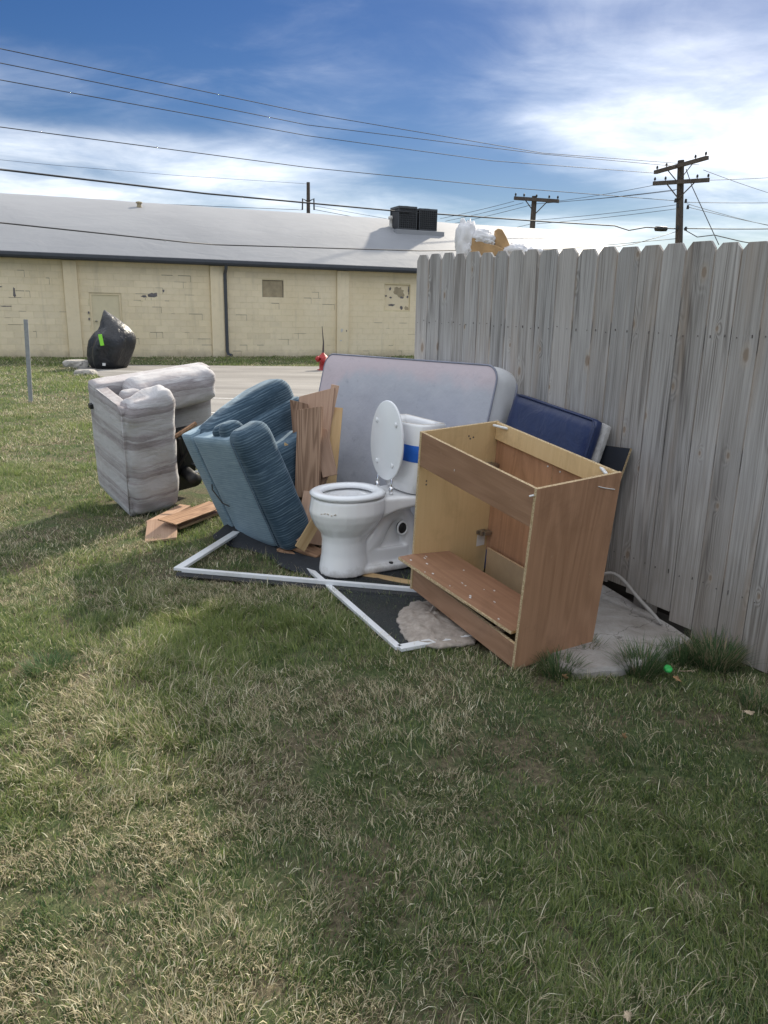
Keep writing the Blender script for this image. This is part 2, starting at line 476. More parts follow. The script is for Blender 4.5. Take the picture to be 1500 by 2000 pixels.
def grassmat():
    m, t = material('grass blades')
    a = t.n('ShaderNodeAttribute', attribute_name='Col')
    p = t.n('ShaderNodeBsdfPrincipled', {'Base Color': a.outputs['Color'], 'Roughness': 0.62, 'Specular IOR Level': 0.25})
    tr = t.n('ShaderNodeBsdfTranslucent', {'Color': a.outputs['Color']})
    mx = t.n('ShaderNodeMixShader', {0: 0.38, 1: p.outputs[0], 2: tr.outputs[0]})
    t.n('ShaderNodeOutputMaterial', {0: mx.outputs[0]})
    return m
MT['grass'] = grassmat()

def porcelain():
    m, t = material('white porcelain')
    c = coords(t)
    d_ = t.maprange(t.noise(c, 5, 6, 0.65), 0.55, 0.8, 0, 0.28)
    col = t.mix(d_, (0.86, 0.86, 0.86), (0.66, 0.63, 0.58))
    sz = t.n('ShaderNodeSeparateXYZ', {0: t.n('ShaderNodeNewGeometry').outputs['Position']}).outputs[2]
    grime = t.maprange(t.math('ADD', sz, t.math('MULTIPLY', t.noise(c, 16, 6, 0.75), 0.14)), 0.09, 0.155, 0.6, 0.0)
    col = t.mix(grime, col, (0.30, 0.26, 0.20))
    finish(t, col, 0.13, None, spec=0.5, Coat_Weight=0.4, Coat_Roughness=0.05)
    return m
MT['porcelain'] = porcelain()
MT['seat'] = simple('white plastic seat', (0.80, 0.815, 0.83), 0.22, 0.02, 6)
MT['rawceramic'] = simple('unglazed ceramic', (0.58, 0.53, 0.46), 0.85, 0.15, 14)
MT['darkhole'] = simple('near-black inside', (0.022, 0.021, 0.02), 0.6, 0.3, 12)  # near-black, for the toilet's holes and the tank inside
MT['chrome'] = simple('chrome', (0.75, 0.75, 0.76), 0.18, 0.05, 10, metal=1.0)
MT['tape'] = simple('blue painters tape', (0.012, 0.115, 0.50), 0.6, 0.18, 14, 0.4)
MT['metal'] = simple('zinc hinge metal', (0.38, 0.36, 0.32), 0.4, 0.2, 20, metal=0.9)
MT['galv'] = simple('galvanised steel', (0.27, 0.285, 0.30), 0.55, 0.12, 20, metal=0.25)
MT['black'] = simple('black painted metal', (0.015, 0.016, 0.018), 0.5, 0.3, 9)
MT['whiteplastic'] = simple('white plastic', (0.70, 0.70, 0.69), 0.5, 0.06, 9)
MT['whiteframe'] = simple('white enamelled aluminium', (0.72, 0.735, 0.75), 0.35, 0.04, 6, dirt=(0.45, 0.43, 0.40))
MT['red'] = simple('red hydrant paint', (0.36, 0.022, 0.022), 0.5, 0.2, 8)
MT['rod'] = simple('dark rod', (0.05, 0.035, 0.04), 0.5, 0.1, 8)
MT['lime'] = simple('lime fabric tag', (0.28, 0.75, 0.06), 0.6, 0.06, 8)
MT['green'] = simple('green plastic cap', (0.05, 0.55, 0.12), 0.35, 0.08, 8)
MT['leaf'] = simple('dry oak leaf', (0.42, 0.245, 0.12), 0.75, 0.25, 60)
MT['leaf2'] = simple('dry pale leaf', (0.46, 0.36, 0.25), 0.75, 0.25, 60)
MT['rock'] = simple('pale rock', (0.36, 0.34, 0.31), 0.9, 0.25, 6, 0.5)
MT['felt'] = simple('grey felt underlay', (0.34, 0.295, 0.255), 0.95, 0.28, 30, 0.8)
MT['cable'] = simple('dirty grey cable', (0.30, 0.28, 0.26), 0.7, 0.15, 20)
MT['wire'] = simple('overhead wire', (0.02, 0.021, 0.025), 0.6, 0.1, 5)
MT['ac'] = simple('dark grey condenser casing', (0.045, 0.05, 0.058), 0.5, 0.15, 6)
MT['acdark'] = simple('black fins', (0.012, 0.013, 0.016), 0.6, 0.2, 6)
MT['foam'] = simple('tan foam and plywood', (0.40, 0.255, 0.125), 0.8, 0.28, 9, 0.3)
MT['stuffing'] = simple('white stuffing', (0.66, 0.66, 0.68), 0.95, 0.08, 12, 0.4)
MT['blackboard'] = simple('black laminate', (0.022, 0.026, 0.034), 0.45, 0.2, 6)
MT['mesh'] = simple('dark fibreglass mesh', (0.016, 0.019, 0.024), 0.75, 0.3, 30, 0.4)

def screenmesh():
    m, t = material('insect screen')
    c = t.n('ShaderNodeTexCoord').outputs['Object']
    p = t.n('ShaderNodeBsdfPrincipled', {'Base Color': (0.025, 0.03, 0.033, 1), 'Roughness': 0.7})
    tr = t.n('ShaderNodeBsdfTransparent')
    f = t.maprange(t.noise(c, 5, 6, 0.6), 0.35, 0.7, 0.62, 0.88)
    mx = t.n('ShaderNodeMixShader', {0: f, 1: tr.outputs[0], 2: p.outputs[0]})
    t.n('ShaderNodeOutputMaterial', {0: mx.outputs[0]})
    return m
MT['screen'] = screenmesh()

def cover():
    m, t = material('black motorcycle cover')
    c = coords(t)
    finish(t, t.ramp(t.noise(c, 4, 4), [(0.3, (0.010, 0.011, 0.014)), (0.7, (0.022, 0.024, 0.03))]), 0.38, t.noise(c, 7, 5, 0.5, 0.8), 0.6, 0.05, 0.5)
    return m
MT['cover'] = cover()

def striped():
    m, t = material('faded southwestern stripe upholstery')
    c = t.n('ShaderNodeTexCoord').outputs['Object']
    sp = t.n('ShaderNodeSeparateXYZ', {0: c})
    jag = t.noise(t.scale(c, (3.0, 3.0, 46)), 1.0, 5, 0.65)
    sway = t.noise(t.scale(c, (1.6, 1.6, 0.6)), 1.0, 2, 0.5)
    z = t.math('ADD', sp.outputs[2], t.math('ADD', t.math('MULTIPLY', t.math('SUBTRACT', jag, 0.5), 0.13), t.math('MULTIPLY', t.math('SUBTRACT', sway, 0.5), 0.12)))
    z = t.math('FRACT', t.math('MULTIPLY', z, 2.0))
    L_, M_, K_ = (0.47, 0.462, 0.47), (0.32, 0.285, 0.29), (0.185, 0.155, 0.16)
    band = t.ramp(z, [(0.0, L_), (0.09, L_), (0.13, M_), (0.20, K_), (0.25, M_), (0.27, L_), (0.30, K_), (0.34, M_), (0.40, L_), (0.55, L_), (0.60, M_), (0.63, L_), (0.66, K_), (0.73, M_), (0.77, K_), (0.80, L_), (0.83, M_), (0.90, L_), (1.0, L_)])
    blot = t.maprange(t.noise(t.scale(c, (2.6, 2.6, 9)), 1.0, 4, 0.6), 0.42, 0.60)
    col = t.mix(t.math('MULTIPLY', blot, 0.38), band, L_)
    th = t.noise(t.scale(c, (26, 26, 420)), 1.0, 3, 0.6)
    col = t.mix(t.maprange(th, 0.35, 0.7, 0, 0.30), col, (0.54, 0.535, 0.545))
    th2 = t.noise(t.scale(c, (7, 7, 90)), 1.0, 4, 0.65)
    col = t.mix(t.maprange(th2, 0.56, 0.70, 0, 0.5), col, (0.30, 0.265, 0.275))
    col = t.mix(t.maprange(t.noise(c, 3.0, 6, 0.65), 0.55, 0.75, 0, 0.35), col, (0.33, 0.30, 0.28))
    wr = t.noise(t.scale(c, (5, 5, 10)), 1.0, 5, 0.55, 0.6)
    weave = t.noise(t.scale(c, (300, 300, 500)), 1.0, 2, 0.5)
    finish(t, col, 0.92, t.math('ADD', wr, t.math('ADD', t.math('MULTIPLY', th, 0.05), t.math('MULTIPLY', weave, 0.05))), 0.45, 0.035, 0.2, Sheen_Weight=0.2)
    return m
MT['striped'] = striped()
def velour(name, lo, mid, hi, sheen, rot=(0, 0, 0)):
    m, t = material(name)
    c = t.scale(t.n('ShaderNodeTexCoord').outputs['Object'], (1, 1, 1), rot=rot)
    st = t.noise(t.scale(c, (4.5, 4.5, 150)), 1.0, 4, 0.7)
    st2 = t.noise(t.scale(c, (9, 9, 420)), 1.0, 3, 0.6)
    v = t.math('ADD', t.math('MULTIPLY', st, 0.55), t.math('MULTIPLY', st2, 0.5))
    nap = t.noise(c, 4.5, 5, 0.6, 0.5)
    v = t.math('ADD', v, t.math('MULTIPLY', t.math('SUBTRACT', nap, 0.5), 0.32))
    rz_ = t.math('MULTIPLY', t.n('ShaderNodeSeparateXYZ', {0: c}).outputs[2], 390.0)
    rib = t.math('SINE', t.math('ADD', rz_, t.math('MULTIPLY', t.noise(c, 5, 3), 9.0)))
    v = t.math('ADD', v, t.math('MULTIPLY', rib, 0.055))
    col = t.ramp(v, [(0.36, lo), (0.54, mid), (0.74, hi)])
    col = t.mix(t.maprange(t.noise(c, 9, 6, 0.7), 0.60, 0.78, 0, 0.35), col, tuple(x * 0.55 + 0.04 for x in mid))
    wr = t.noise(t.scale(c, (6, 6, 7)), 1.0, 5, 0.55, 0.7)
    finish(t, col, 0.9, t.math('ADD', wr, t.math('MULTIPLY', rib, 0.035)), 0.28, 0.018, 0.2, Sheen_Weight=sheen, Sheen_Roughness=0.35, Sheen_Tint=(0.6, 0.75, 0.9, 1))
    return m
MT['velour'] = velour('blue striped velour', (0.020, 0.040, 0.062), (0.050, 0.086, 0.122), (0.17, 0.235, 0.285), 0.45)
MT['bluepanel'] = velour('pale blue flat upholstery', (0.145, 0.215, 0.27), (0.22, 0.305, 0.37), (0.32, 0.405, 0.465), 0.25)
def mattressmat():
    m, t = material('faded mattress ticking')
    c = t.n('ShaderNodeTexCoord').outputs['Object']
    sp = t.n('ShaderNodeSeparateXYZ', {0: c})
    n = t.noise(c, 2.4, 6, 0.6, 0.4)
    col = t.ramp(n, [(0.3, (0.385, 0.40, 0.455)), (0.7, (0.46, 0.472, 0.515))])
    e = t.math('ADD', sp.outputs[2], t.math('MULTIPLY', t.noise(c, 1.7, 5, 0.6), 0.42))
    e = t.math('ADD', e, t.math('MULTIPLY', t.maprange(sp.outputs[0], 0.35, 0.0, 0, 0.5), 1.0))
    col = t.mix(t.maprange(e, 1.30, 1.42, 0, 0.85, True), col, (0.56, 0.475, 0.50))
    col = t.mix(t.maprange(t.noise(c, 14, 6, 0.7), 0.60, 0.75, 0, 0.45), col, (0.20, 0.20, 0.26))
    finish(t, col, 0.85, t.noise(c, 5, 5, 0.55), 0.35, 0.03, 0.25)
    return m
MT['mattress'] = mattressmat()
MT['mattressside'] = simple('mattress side panel', (0.62, 0.63, 0.65), 0.85, 0.08, 5, 0.2)
MT['piping'] = simple('grey mattress piping', (0.24, 0.25, 0.31), 0.8, 0.15, 9)
def vinyl():
    m, t = material('navy vinyl')
    c = coords(t)
    finish(t, t.ramp(t.noise(c, 3, 4), [(0.3, (0.014, 0.025, 0.082)), (0.7, (0.026, 0.043, 0.12))]), 0.36, t.noise(c, 6, 4, 0.5, 0.6), 0.35, 0.03, 0.5)
    return m
MT['vinyl'] = vinyl()
MT['cushionback'] = simple('pale patterned cushion back', (0.45, 0.44, 0.43), 0.9, 0.28, 26)
MT['drk'] = simple('dark interior fabric', (0.02, 0.021, 0.026), 0.9, 0.3, 8)
MT['nail'] = simple('nail head', (0.09, 0.08, 0.075), 0.6, 0.2, 9)
MT['shade_soil'] = simple('soil darkened as shade', (0.022, 0.018, 0.015), 0.95, 0.4, 12)  # dark soil, with the shade of the fence gap put into its colour

# ================================================================== SETTING
# ground: one sheet to the horizon, finer where it falls away towards the building
def ground():
    ys = [-60, -10, 0, 2, 4, 6, 8] + [8 + 0.65 * i for i in range(1, 21)] + [24, 30, 60, 200, 900]
    xs = [-900, -200, -60, -20, -10, -5, 0, 5, 10, 20, 60, 200, 900]
    bm = new()
    g = [[bm.verts.new((x, y, zg(x, y))) for x in xs] for y in ys]
    for j in range(len(ys) - 1):
        for i in range(len(xs) - 1):
            bm.faces.new((g[j][i], g[j][i + 1], g[j + 1][i + 1], g[j + 1][i]))
    return tag(obj('ground', bm, MT['soil'], smooth=True), kind='structure')
ground()

def sheet(name, poly, mat, dz, kind='structure', parent=None, step=1.0):
    """a thin sheet over a polygon that follows the ground"""
    bm = new()
    vs = [bm.verts.new((p[0], p[1], 0)) for p in poly]
    bm.faces.new(vs)
    y0 = min(p[1] for p in poly); y1 = max(p[1] for p in poly)
    y = math.ceil(y0 / step) * step
    while y < y1:
        bmesh.ops.bisect_plane(bm, geom=bm.verts[:] + bm.edges[:] + bm.faces[:], plane_co=(0, y, 0), plane_no=(0, 1, 0))
        y += step
    for v in bm.verts: v.co.z = zg(v.co.x, v.co.y) + dz
    o = obj(name, bm, mat, parent)
    if kind: o['kind'] = kind
    return o
LOT = [(-1.3, 8.6), (-2.9, 12.0), (-7.0, 18.9), (-8.6, 21.4), (-8.4, 22.6), (1.2, 24.3), (12, 28.2), (30, 30), (30, 8.0), (6, 7.6), (1.2, 7.6)]
lot = sheet('parking_lot', LOT, MT['asphalt'], 0.006)
def paint_line(a, b, wd):
    p, q = gnd(*a), gnd(*b)
    t_ = (q - p).normalized(); nn = Vector((-t_.y, t_.x, 0)) * wd / 2
    sheet('painted_line', [(p - nn)[:2], (q - nn)[:2], (q + nn)[:2], (p + nn)[:2]], MT['paint'], 0.011, kind='structure')
paint_line((330, 777), (700, 784), 0.10)
paint_line((330, 806), (700, 812), 0.10)
paint_line((380, 848), (760, 856), 0.09)
paint_line((195, 725), (330, 727), 0.12)

# concrete slab beside the fence
def slab():
    top = 0.045
    P = [gnd(1180, 1141, top), gnd(1353, 1248, top), gnd(1275, 1286, top), gnd(1205, 1303, top), gnd(1120, 1308, top)]
    poly = [(p.x, p.y) for p in P] + [(0.80, 3.30), (0.72, 3.75), (0.95, 4.55)]
    bm = new()
    n = len(poly); cx = sum(p[0] for p in poly) / n; cy = sum(p[1] for p in poly) / n
    def ring(k, z, j=0.0):
        out = []
        for i in range(n):
            a, b = Vector(poly[i]), Vector(poly[(i + 1) % n])
            for f in (0, 0.2, 0.4, 0.6, 0.8):
                q = a.lerp(b, f); q = Vector((cx, cy)) + (q - Vector((cx, cy))) * k
                h = vnoise(q.x * 14, q.y * 14) - 0.5
                out.append((q.x + float(h) * j, q.y + float(h) * j, z))
        return out
    rings(bm, [ring(1.01, -0.05, 0.02), ring(1.01, top - 0.018, 0.03), ring(0.985, top, 0.02)])
    return tag(obj('concrete_slab', bm, MT['concrete']), kind='structure')
slab()

# ------------------------------------------------------------------ building
B0 = Vector((-12.1306, 24.4155, -0.22)); BD = Vector((0.92622, 0.37699, 0)); BN = Vector((-0.37699, 0.92622, 0))
BANG = math.atan2(BD.y, BD.x)
bld = thing('warehouse', 'long yellow painted block building with a pale curved roof behind the parking lot', 'building', B0, (0, 0, BANG))
# local frame: x along the wall, y into the building, z up from its base
def bl(px, py, off=0.0):
    """photo pixel -> (x, z) on the wall plane (offset off into the building)"""
    p = onplane(px, py, B0 + BN * off, BN) - B0
    return p.dot(BD), p.z
S0, S1, EAVE = -3.0, 24.3, 3.06
PIL = [(-2.54, -2.13), (2.03, 2.44), (6.60, 7.03), (11.07, 11.52), (15.64, 16.05), (20.2, 20.6)]
DOOR = (2.82, 3.66, 1.98)
WIN = [(8.38, 9.13, 2.02, 2.61), (12.95, 13.95, 1.68, 2.60)]
xb = [S0, DOOR[0] - 0.06, DOOR[1] + 0.06, WIN[0][0], WIN[0][1], WIN[1][0], WIN[1][1], S1]
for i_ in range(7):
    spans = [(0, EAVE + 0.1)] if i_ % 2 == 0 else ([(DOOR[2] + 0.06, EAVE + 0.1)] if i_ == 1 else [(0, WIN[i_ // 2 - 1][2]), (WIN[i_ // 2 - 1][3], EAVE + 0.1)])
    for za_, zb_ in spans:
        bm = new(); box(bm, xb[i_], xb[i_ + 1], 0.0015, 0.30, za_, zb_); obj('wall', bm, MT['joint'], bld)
for xe in (S0, S1 - 0.3):
    bm = new(); box(bm, xe, xe + 0.3, 0.31, 15.0, 0, EAVE + 0.1); obj('end_wall', bm, MT['wall'], bld)
# blocks: shared mesh, 0.4 x 0.2 m courses in running bond
def block_mesh(wd, ht):
    bm = new(); c = 0.004
    a = [(-wd / 2, 0.006, 0), (wd / 2, 0.006, 0), (wd / 2, 0.006, ht), (-wd / 2, 0.006, ht)]
    b = [(-wd / 2, c - 0.0035, 0), (wd / 2, c - 0.0035, 0), (wd / 2, c - 0.0035, ht), (-wd / 2, c - 0.0035, ht)]
    f = [(-wd / 2 + c, -0.004, c), (wd / 2 - c, -0.004, c), (wd / 2 - c, -0.004, ht - c), (-wd / 2 + c, -0.004, ht - c)]
    rings(bm, [a, b, f], cap0=False)
    bmesh.ops.recalc_face_normals(bm, faces=bm.faces[:])
    me = bpy.data.meshes.new('block'); bm.to_mesh(me); bm.free()
    me.materials.append(MT['wall']); return me
CH, CW, JT = 0.204, 0.408, 0.007
holes = [(DOOR[0] - 0.06, DOOR[1] + 0.06, -1, DOOR[2] + 0.06)] + [(a, b, c, e) for a, b, c, e in WIN]
cells = []
for r in range(15):
    z0, z1 = r * CH, (r + 1) * CH
    x = S0 + (CW / 2 if r % 2 else 0)
    while x < 16.4:
        segs = [(x, x + CW)]
        for ha, hb, hc, hd in holes:
            if z1 - 0.02 > hc and z0 + 0.02 < hd:
                out = []
                for a, b in segs:
                    if b <= ha or a >= hb: out.append((a, b))
                    else:
                        if a < ha: out.append((a, ha))
                        if b > hb: out.append((hb, b))
                segs = out
        for pa, pb in PIL:
            out = []
            for a, b in segs:
                if b <= pa or a >= pb: out.append((a, b))
                else:
                    if a < pa: out.append((a, pa))
                    if b > pb: out.append((pb, b))
            segs = out
        cells += [(a, b, z0) for a, b in segs if b - a > 0.05]
        x += CW
vis = [c for c in cells if c[0] > -0.2 and c[0] < 14.4]
vis.sort(key=lambda c: ((B0 + BD * c[0]) - EYE).length)
solo = set(vis[:298])
mcache = {}
rest = new()
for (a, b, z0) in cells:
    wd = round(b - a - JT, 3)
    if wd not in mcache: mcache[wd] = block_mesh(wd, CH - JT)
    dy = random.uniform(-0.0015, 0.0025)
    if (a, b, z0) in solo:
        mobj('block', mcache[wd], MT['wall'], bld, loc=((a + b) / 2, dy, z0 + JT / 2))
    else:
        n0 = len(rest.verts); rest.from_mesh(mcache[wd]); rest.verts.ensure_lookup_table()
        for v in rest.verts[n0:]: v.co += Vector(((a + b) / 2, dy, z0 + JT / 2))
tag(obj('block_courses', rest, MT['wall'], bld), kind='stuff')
for a, b in PIL:
    bm = new(); box(bm, a, b, -0.10, 0.001, 0, EAVE - 0.06)
    obj('pilaster', bm, MT['wall'], bld, bevel=0.012)
# door
bm = new()
box(bm, DOOR[0] - 0.059, DOOR[0], 0.03, 0.12, 0.0, DOOR[2]); box(bm, DOOR[1], DOOR[1] + 0.059, 0.03, 0.12, 0.0, DOOR[2])
box(bm, DOOR[0] - 0.059, DOOR[1] + 0.059, 0.028, 0.12, DOOR[2], DOOR[2] + 0.059)
door = obj('door', None or (lambda b_: (box(b_, DOOR[0] + 0.004, DOOR[1] - 0.004, 0.06, 0.105, 0.015, DOOR[2] - 0.004), b_)[1])(new()), MT['doorpaint'], bld)
obj('door_frame', bm, MT['wall'], door, bevel=0.004)
bm = new(); lathe(bm, [(0.03, 0), (0.03, 0.015), (0.012, 0.02), (0.012, 0.05), (0.03, 0.06), (0.03, 0.085), (0.01, 0.095)], 14, Matrix.Translation((DOOR[0] + 0.10, 0.06, 1.16)) @ Matrix.Rotation(rad(90), 4, 'X'))
obj('door_knob', bm, MT['metal'], door, True)
for zz in (0.25, 1.0, 1.75):
    bm = new(); box(bm, DOOR[1] - 0.012, DOOR[1] + 0.010, 0.018, 0.058, zz - 0.05, zz + 0.05); obj('hinge', bm, MT['doorpaint'], door)
for zz in (1.22, 1.42):
    bm = new(); box(bm, DOOR[0] - 0.14, DOOR[0] - 0.09, -0.03, -0.006, zz - 0.035, zz + 0.035); obj('wall_plate', bm, MT['bareblock'], bld)
# boarded windows
for i, (a, b, c, e) in enumerate(WIN):
    bm = new(); box(bm, a + 0.001, b - 0.001, 0.055, 0.075, c + 0.001, e - 0.001)
    wn = obj('boarded_window', bm, MT['plywood'] if i == 0 else MT['wall'], bld)
    if i == 0: wn['label'] = 'small window opening boarded with weathered plywood'
    else: wn['label'] = 'boarded window with yellow paint peeling off in flakes'
    bm = new(); f = 0.016
    box(bm, a + .001, b - .001, 0.040, 0.0545, c + .001, c + f); box(bm, a + .001, b - .001, 0.040, 0.0545, e - f, e - .001)
    box(bm, a + .001, a + f, 0.0405, 0.0545, c + f, e - f); box(bm, b - f, b - .001, 0.0405, 0.0545, c + f, e - f)
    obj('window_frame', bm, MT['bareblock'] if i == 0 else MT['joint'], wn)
def flake(cx, cz, w_, h_, seed, mat, parent=bld, y=-0.0075):
    rr = random.Random(seed); bm = new(); pts = []
    for k in range(16):
        a = 2 * math.pi * k / 16; q = rr.uniform(0.45, 1.0)
        pts.append((cx + w_ / 2 * q * math.cos(a), cz + h_ / 2 * q * math.sin(a)))
    rings(bm, [[(p[0], y + 0.004, p[1]) for p in pts], [(p[0], y, p[1]) for p in pts]])
    obj('peeled_patch', bm, mat, parent)
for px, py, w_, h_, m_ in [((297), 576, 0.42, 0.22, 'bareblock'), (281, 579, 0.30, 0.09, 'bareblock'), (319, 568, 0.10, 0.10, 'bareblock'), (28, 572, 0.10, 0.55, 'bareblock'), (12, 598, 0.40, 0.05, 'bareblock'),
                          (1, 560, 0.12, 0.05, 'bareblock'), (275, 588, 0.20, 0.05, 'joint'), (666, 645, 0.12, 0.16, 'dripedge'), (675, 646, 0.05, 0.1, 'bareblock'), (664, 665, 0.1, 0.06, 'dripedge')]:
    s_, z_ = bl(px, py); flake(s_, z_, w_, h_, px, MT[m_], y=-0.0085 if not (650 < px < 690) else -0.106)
for px, py, w_, h_, m_ in [(752, 578, 0.28, 0.10, 'bareblock'), (763, 564, 0.10, 0.16, 'bareblock'), (764, 581, 0.12, 0.10, 'bareblock'), (766, 596, 0.36, 0.10, 'bareblock'), (785, 602, 0.14, 0.20, 'bareblock'),
                          (786, 581, 0.18, 0.10, 'bareblock'), (800, 566, 0.14, 0.40, 'bareblock'), (797, 580, 0.10, 0.12, 'bareblock'), (780, 571, 0.55, 0.52, 'plywood'), (795, 602, 0.2, 0.2, 'plywood'), (747, 563, 0.1, 0.12, 'dripedge')]:
    s_, z_ = bl(px, py); flake(s_, z_, w_, h_, px + 7, MT[m_], y=0.050 if m_ != 'bareblock' else 0.0485)
# open joints where the paint has cracked along the courses
rr = random.Random(3)
for k in range(60):
    zz = CH * rr.randint(1, 13); xx = rr.choice([rr.uniform(3.9, 6.4), rr.uniform(3.9, 6.4), rr.uniform(7.2, 10.9), rr.uniform(11.6, 14.1), rr.uniform(-0.2, 1.9)])
    if any(ha - 0.3 < xx < hb + 0.3 and hc - .1 < zz < hd + .1 for ha, hb, hc, hd in holes): continue
    ln = rr.uniform(0.08, 0.45); hh = rr.uniform(0.003, 0.010)
    bm = new(); box(bm, xx, xx + ln, -0.0060, 0.004, zz - hh, zz + hh)
    if rr.random() < 0.45: box(bm, xx + ln, xx + ln + 0.010, -0.0060, 0.004, zz - CH + 0.01, zz + 0.004)
    obj('cracked_joint', bm, MT['crack'], bld)
# eave: soffit board, gutter, drip edge
bm = new(); box(bm, S0 - 0.2, S1 + 0.2, -0.30, -0.002, EAVE - 0.05, EAVE + 0.02); obj('soffit', bm, MT['gutter'], bld)
bm = new()
prof = [(-0.302, EAVE - 0.03), (-0.40, EAVE - 0.03), (-0.43, EAVE + 0.03), (-0.43, EAVE + 0.115), (-0.415, EAVE + 0.12), (-0.415, EAVE + 0.04), (-0.39, EAVE - 0.01), (-0.302, EAVE - 0.01)]
rings(bm, [[(S0 - 0.25, y, z) for y, z in prof], [(S1 + 0.25, y, z) for y, z in prof]])
obj('gutter', bm, MT['gutter'], bld)
bm = new(); box(bm, S0 - 0.2, S1 + 0.2, -0.320, -0.303, EAVE - 0.005, EAVE + 0.135); obj('fascia', bm, MT['gutter'], bld)
# barrel roof
def rz(y): return EAVE + 0.13 + 2.42 * (1 - ((y - 7.5) / 7.8) ** 2)
bm = new(); rs = []
NY, NX = 44, 60
yl = [-0.33 + (15.66) * i / NY for i in range(NY + 1)]
for j in range(NX + 1):
    x = S0 - 0.2 + (S1 - S0 + 0.4) * j / NX
    rs.append([(x, y, rz(y) + 0.03 * (float(fbm(x * 0.8, y * 0.5, 3)) - 0.5)) for y in yl])
rings(bm, rs, closed=False)
for f in bm.faces: f.smooth = True
roof = obj('roof', bm, MT['roof'], bld)
bm = new(); rings(bm, [[(S1 + 0.1, y, z) for y in yl for z in (rz(y) - 0.03,)] , [(S1 + 0.1, y, EAVE) for y in yl]], closed=False)
obj('roof_end_wall', bm, MT['wall'], bld)
bm = new(); box(bm, S0 - 0.2, S1 + 0.2, -0.345, -0.322, EAVE + 0.10, rz(-0.33) + 0.012); obj('drip_edge', bm, MT['dripedge'], roof)
# downspout
s_, _ = bl(440, 600)
bm = new(); tube(bm, [(s_, -0.37, EAVE - 0.03), (s_, -0.33, EAVE - 0.14), (s_, -0.14, EAVE - 0.30), (s_, -0.145, 0.22), (s_ + 0.02, -0.17, 0.12), (s_ + 0.14, -0.26, 0.07)], 0.055, 4)
obj('downspout', bm, MT['gutter'], bld)
def roof_hit(px, py):
    """first point of the roof along a pixel's ray, in local building coordinates"""
    dd = ray(px, py); t = 10.0
    while t < 70:
        p = EYE + dd * t - B0; y = p.dot(BN); x = p.dot(BD)
        if -0.3 < y < 15 and p.z < rz(y): return x, y, rz(y)
        t += 0.02
    return None
# roof vents
for (px, py, h_, r_) in ((272, 405, 0.20, 0.10), (765, 443, 0.42, 0.13)):
    h = roof_hit(px, py) or roof_hit(px, py + 6)
    if h:
        bm = new(); lathe(bm, [(r_ * 1.3, -0.08), (r_ * 0.8, 0.04), (r_ * 0.75, h_ * 0.65), (r_ * 1.15, h_ * 0.66), (r_ * 1.15, h_ * 0.9), (r_ * 0.4, h_)], 14, Matrix.Translation(h))
        obj('roof_vent', bm, MT['plywood'] if px < 300 else MT['dripedge'], bld, True)
# rooftop condensers on a curb
hL = roof_hit(812, 458)
CY = hL[1]
sL = (onplane(779, 452, B0 + BN * CY, BN) - B0).dot(BD); sR = (onplane(854, 456, B0 + BN * CY, BN) - B0).dot(BD)
ztop = (onplane(790, 404, B0 + BN * CY, BN) - B0).z; zbase = (onplane(812, 449, B0 + BN * CY, BN) - B0).z
bm = new(); box(bm, sL - 0.12, sR + 0.30, CY - 0.05, CY + 1.2, rz(CY) - 0.3, zbase - 0.012); obj('roof_curb', bm, MT['roof'], bld, bevel=0.02)
def condenser(s0, s1, dz, label):
    c = B0 + BD * ((s0 + s1) / 2) + BN * (CY + 0.5) + Vector((0, 0, zbase))
    t_ = thing('air_conditioner', label, 'air conditioner', c, (0, 0, BANG), 'condensers on the roof')
    hw = (s1 - s0) / 2; hh = ztop - zbase + dz
    bm = new()
    box(bm, -hw, hw, -0.45, 0.45, 0.0, 0.05); box(bm, -hw, hw, -0.45, 0.45, hh - 0.08, hh)
    for sx in (-1, 1):
        for sy in (-1, 1): box(bm, sx * hw - 0.03 * (sx > 0), sx * hw + 0.03 * (sx < 0), sy * 0.45 - 0.03 * (sy > 0), sy * 0.45 + 0.03 * (sy < 0), 0.05, hh - 0.08)
    obj('casing', bm, MT['ac'], t_)
    bm = new(); box(bm, -hw + 0.03, hw - 0.03, -0.42, 0.42, 0.05, hh - 0.08); obj('coil', bm, MT['acdark'], t_)
    bm = new()
    for k in range(1, 9):
        x = -hw + 2 * hw * k / 9; box(bm, x - 0.006, x + 0.006, -0.447, -0.425, 0.05, hh - 0.08)
    for k in range(1, 9):
        z = 0.05 + (hh - 0.13) * k / 9; box(bm, -hw + 0.03, hw - 0.03, -0.449, -0.428, z - 0.006, z + 0.006)
    obj('grille', bm, MT['ac'], t_)
    bm = new(); lathe(bm, [(hw * 0.86, hh - 0.01), (hw * 0.86, hh + 0.02), (hw * 0.5, hh + 0.035), (0.05, hh + 0.04)], 20); obj('fan_guard', bm, MT['acdark'], t_, True)
mid = (sL + sR) / 2
condenser(sL, mid - 0.05, 0.04, 'dark rooftop air conditioner beside the roof vent pipe')
condenser(mid + 0.05, sR, 0.0, 'dark rooftop air conditioner away from the roof vent pipe')

# ------------------------------------------------------------------ fence
FA = Vector((1.7656, 3.2430, 0)); FAZ = rad(-31.8)
FD = Vector((math.sin(FAZ), math.cos(FAZ), 0)); FN = Vector((math.cos(FAZ), -math.sin(FAZ), 0))   # FN points behind the fence
fence = thing('wooden_fence', 'tall weathered grey picket fence with clipped tops beside the junk pile', 'fence', FA, (0, 0, math.atan2(FD.y, FD.x)))
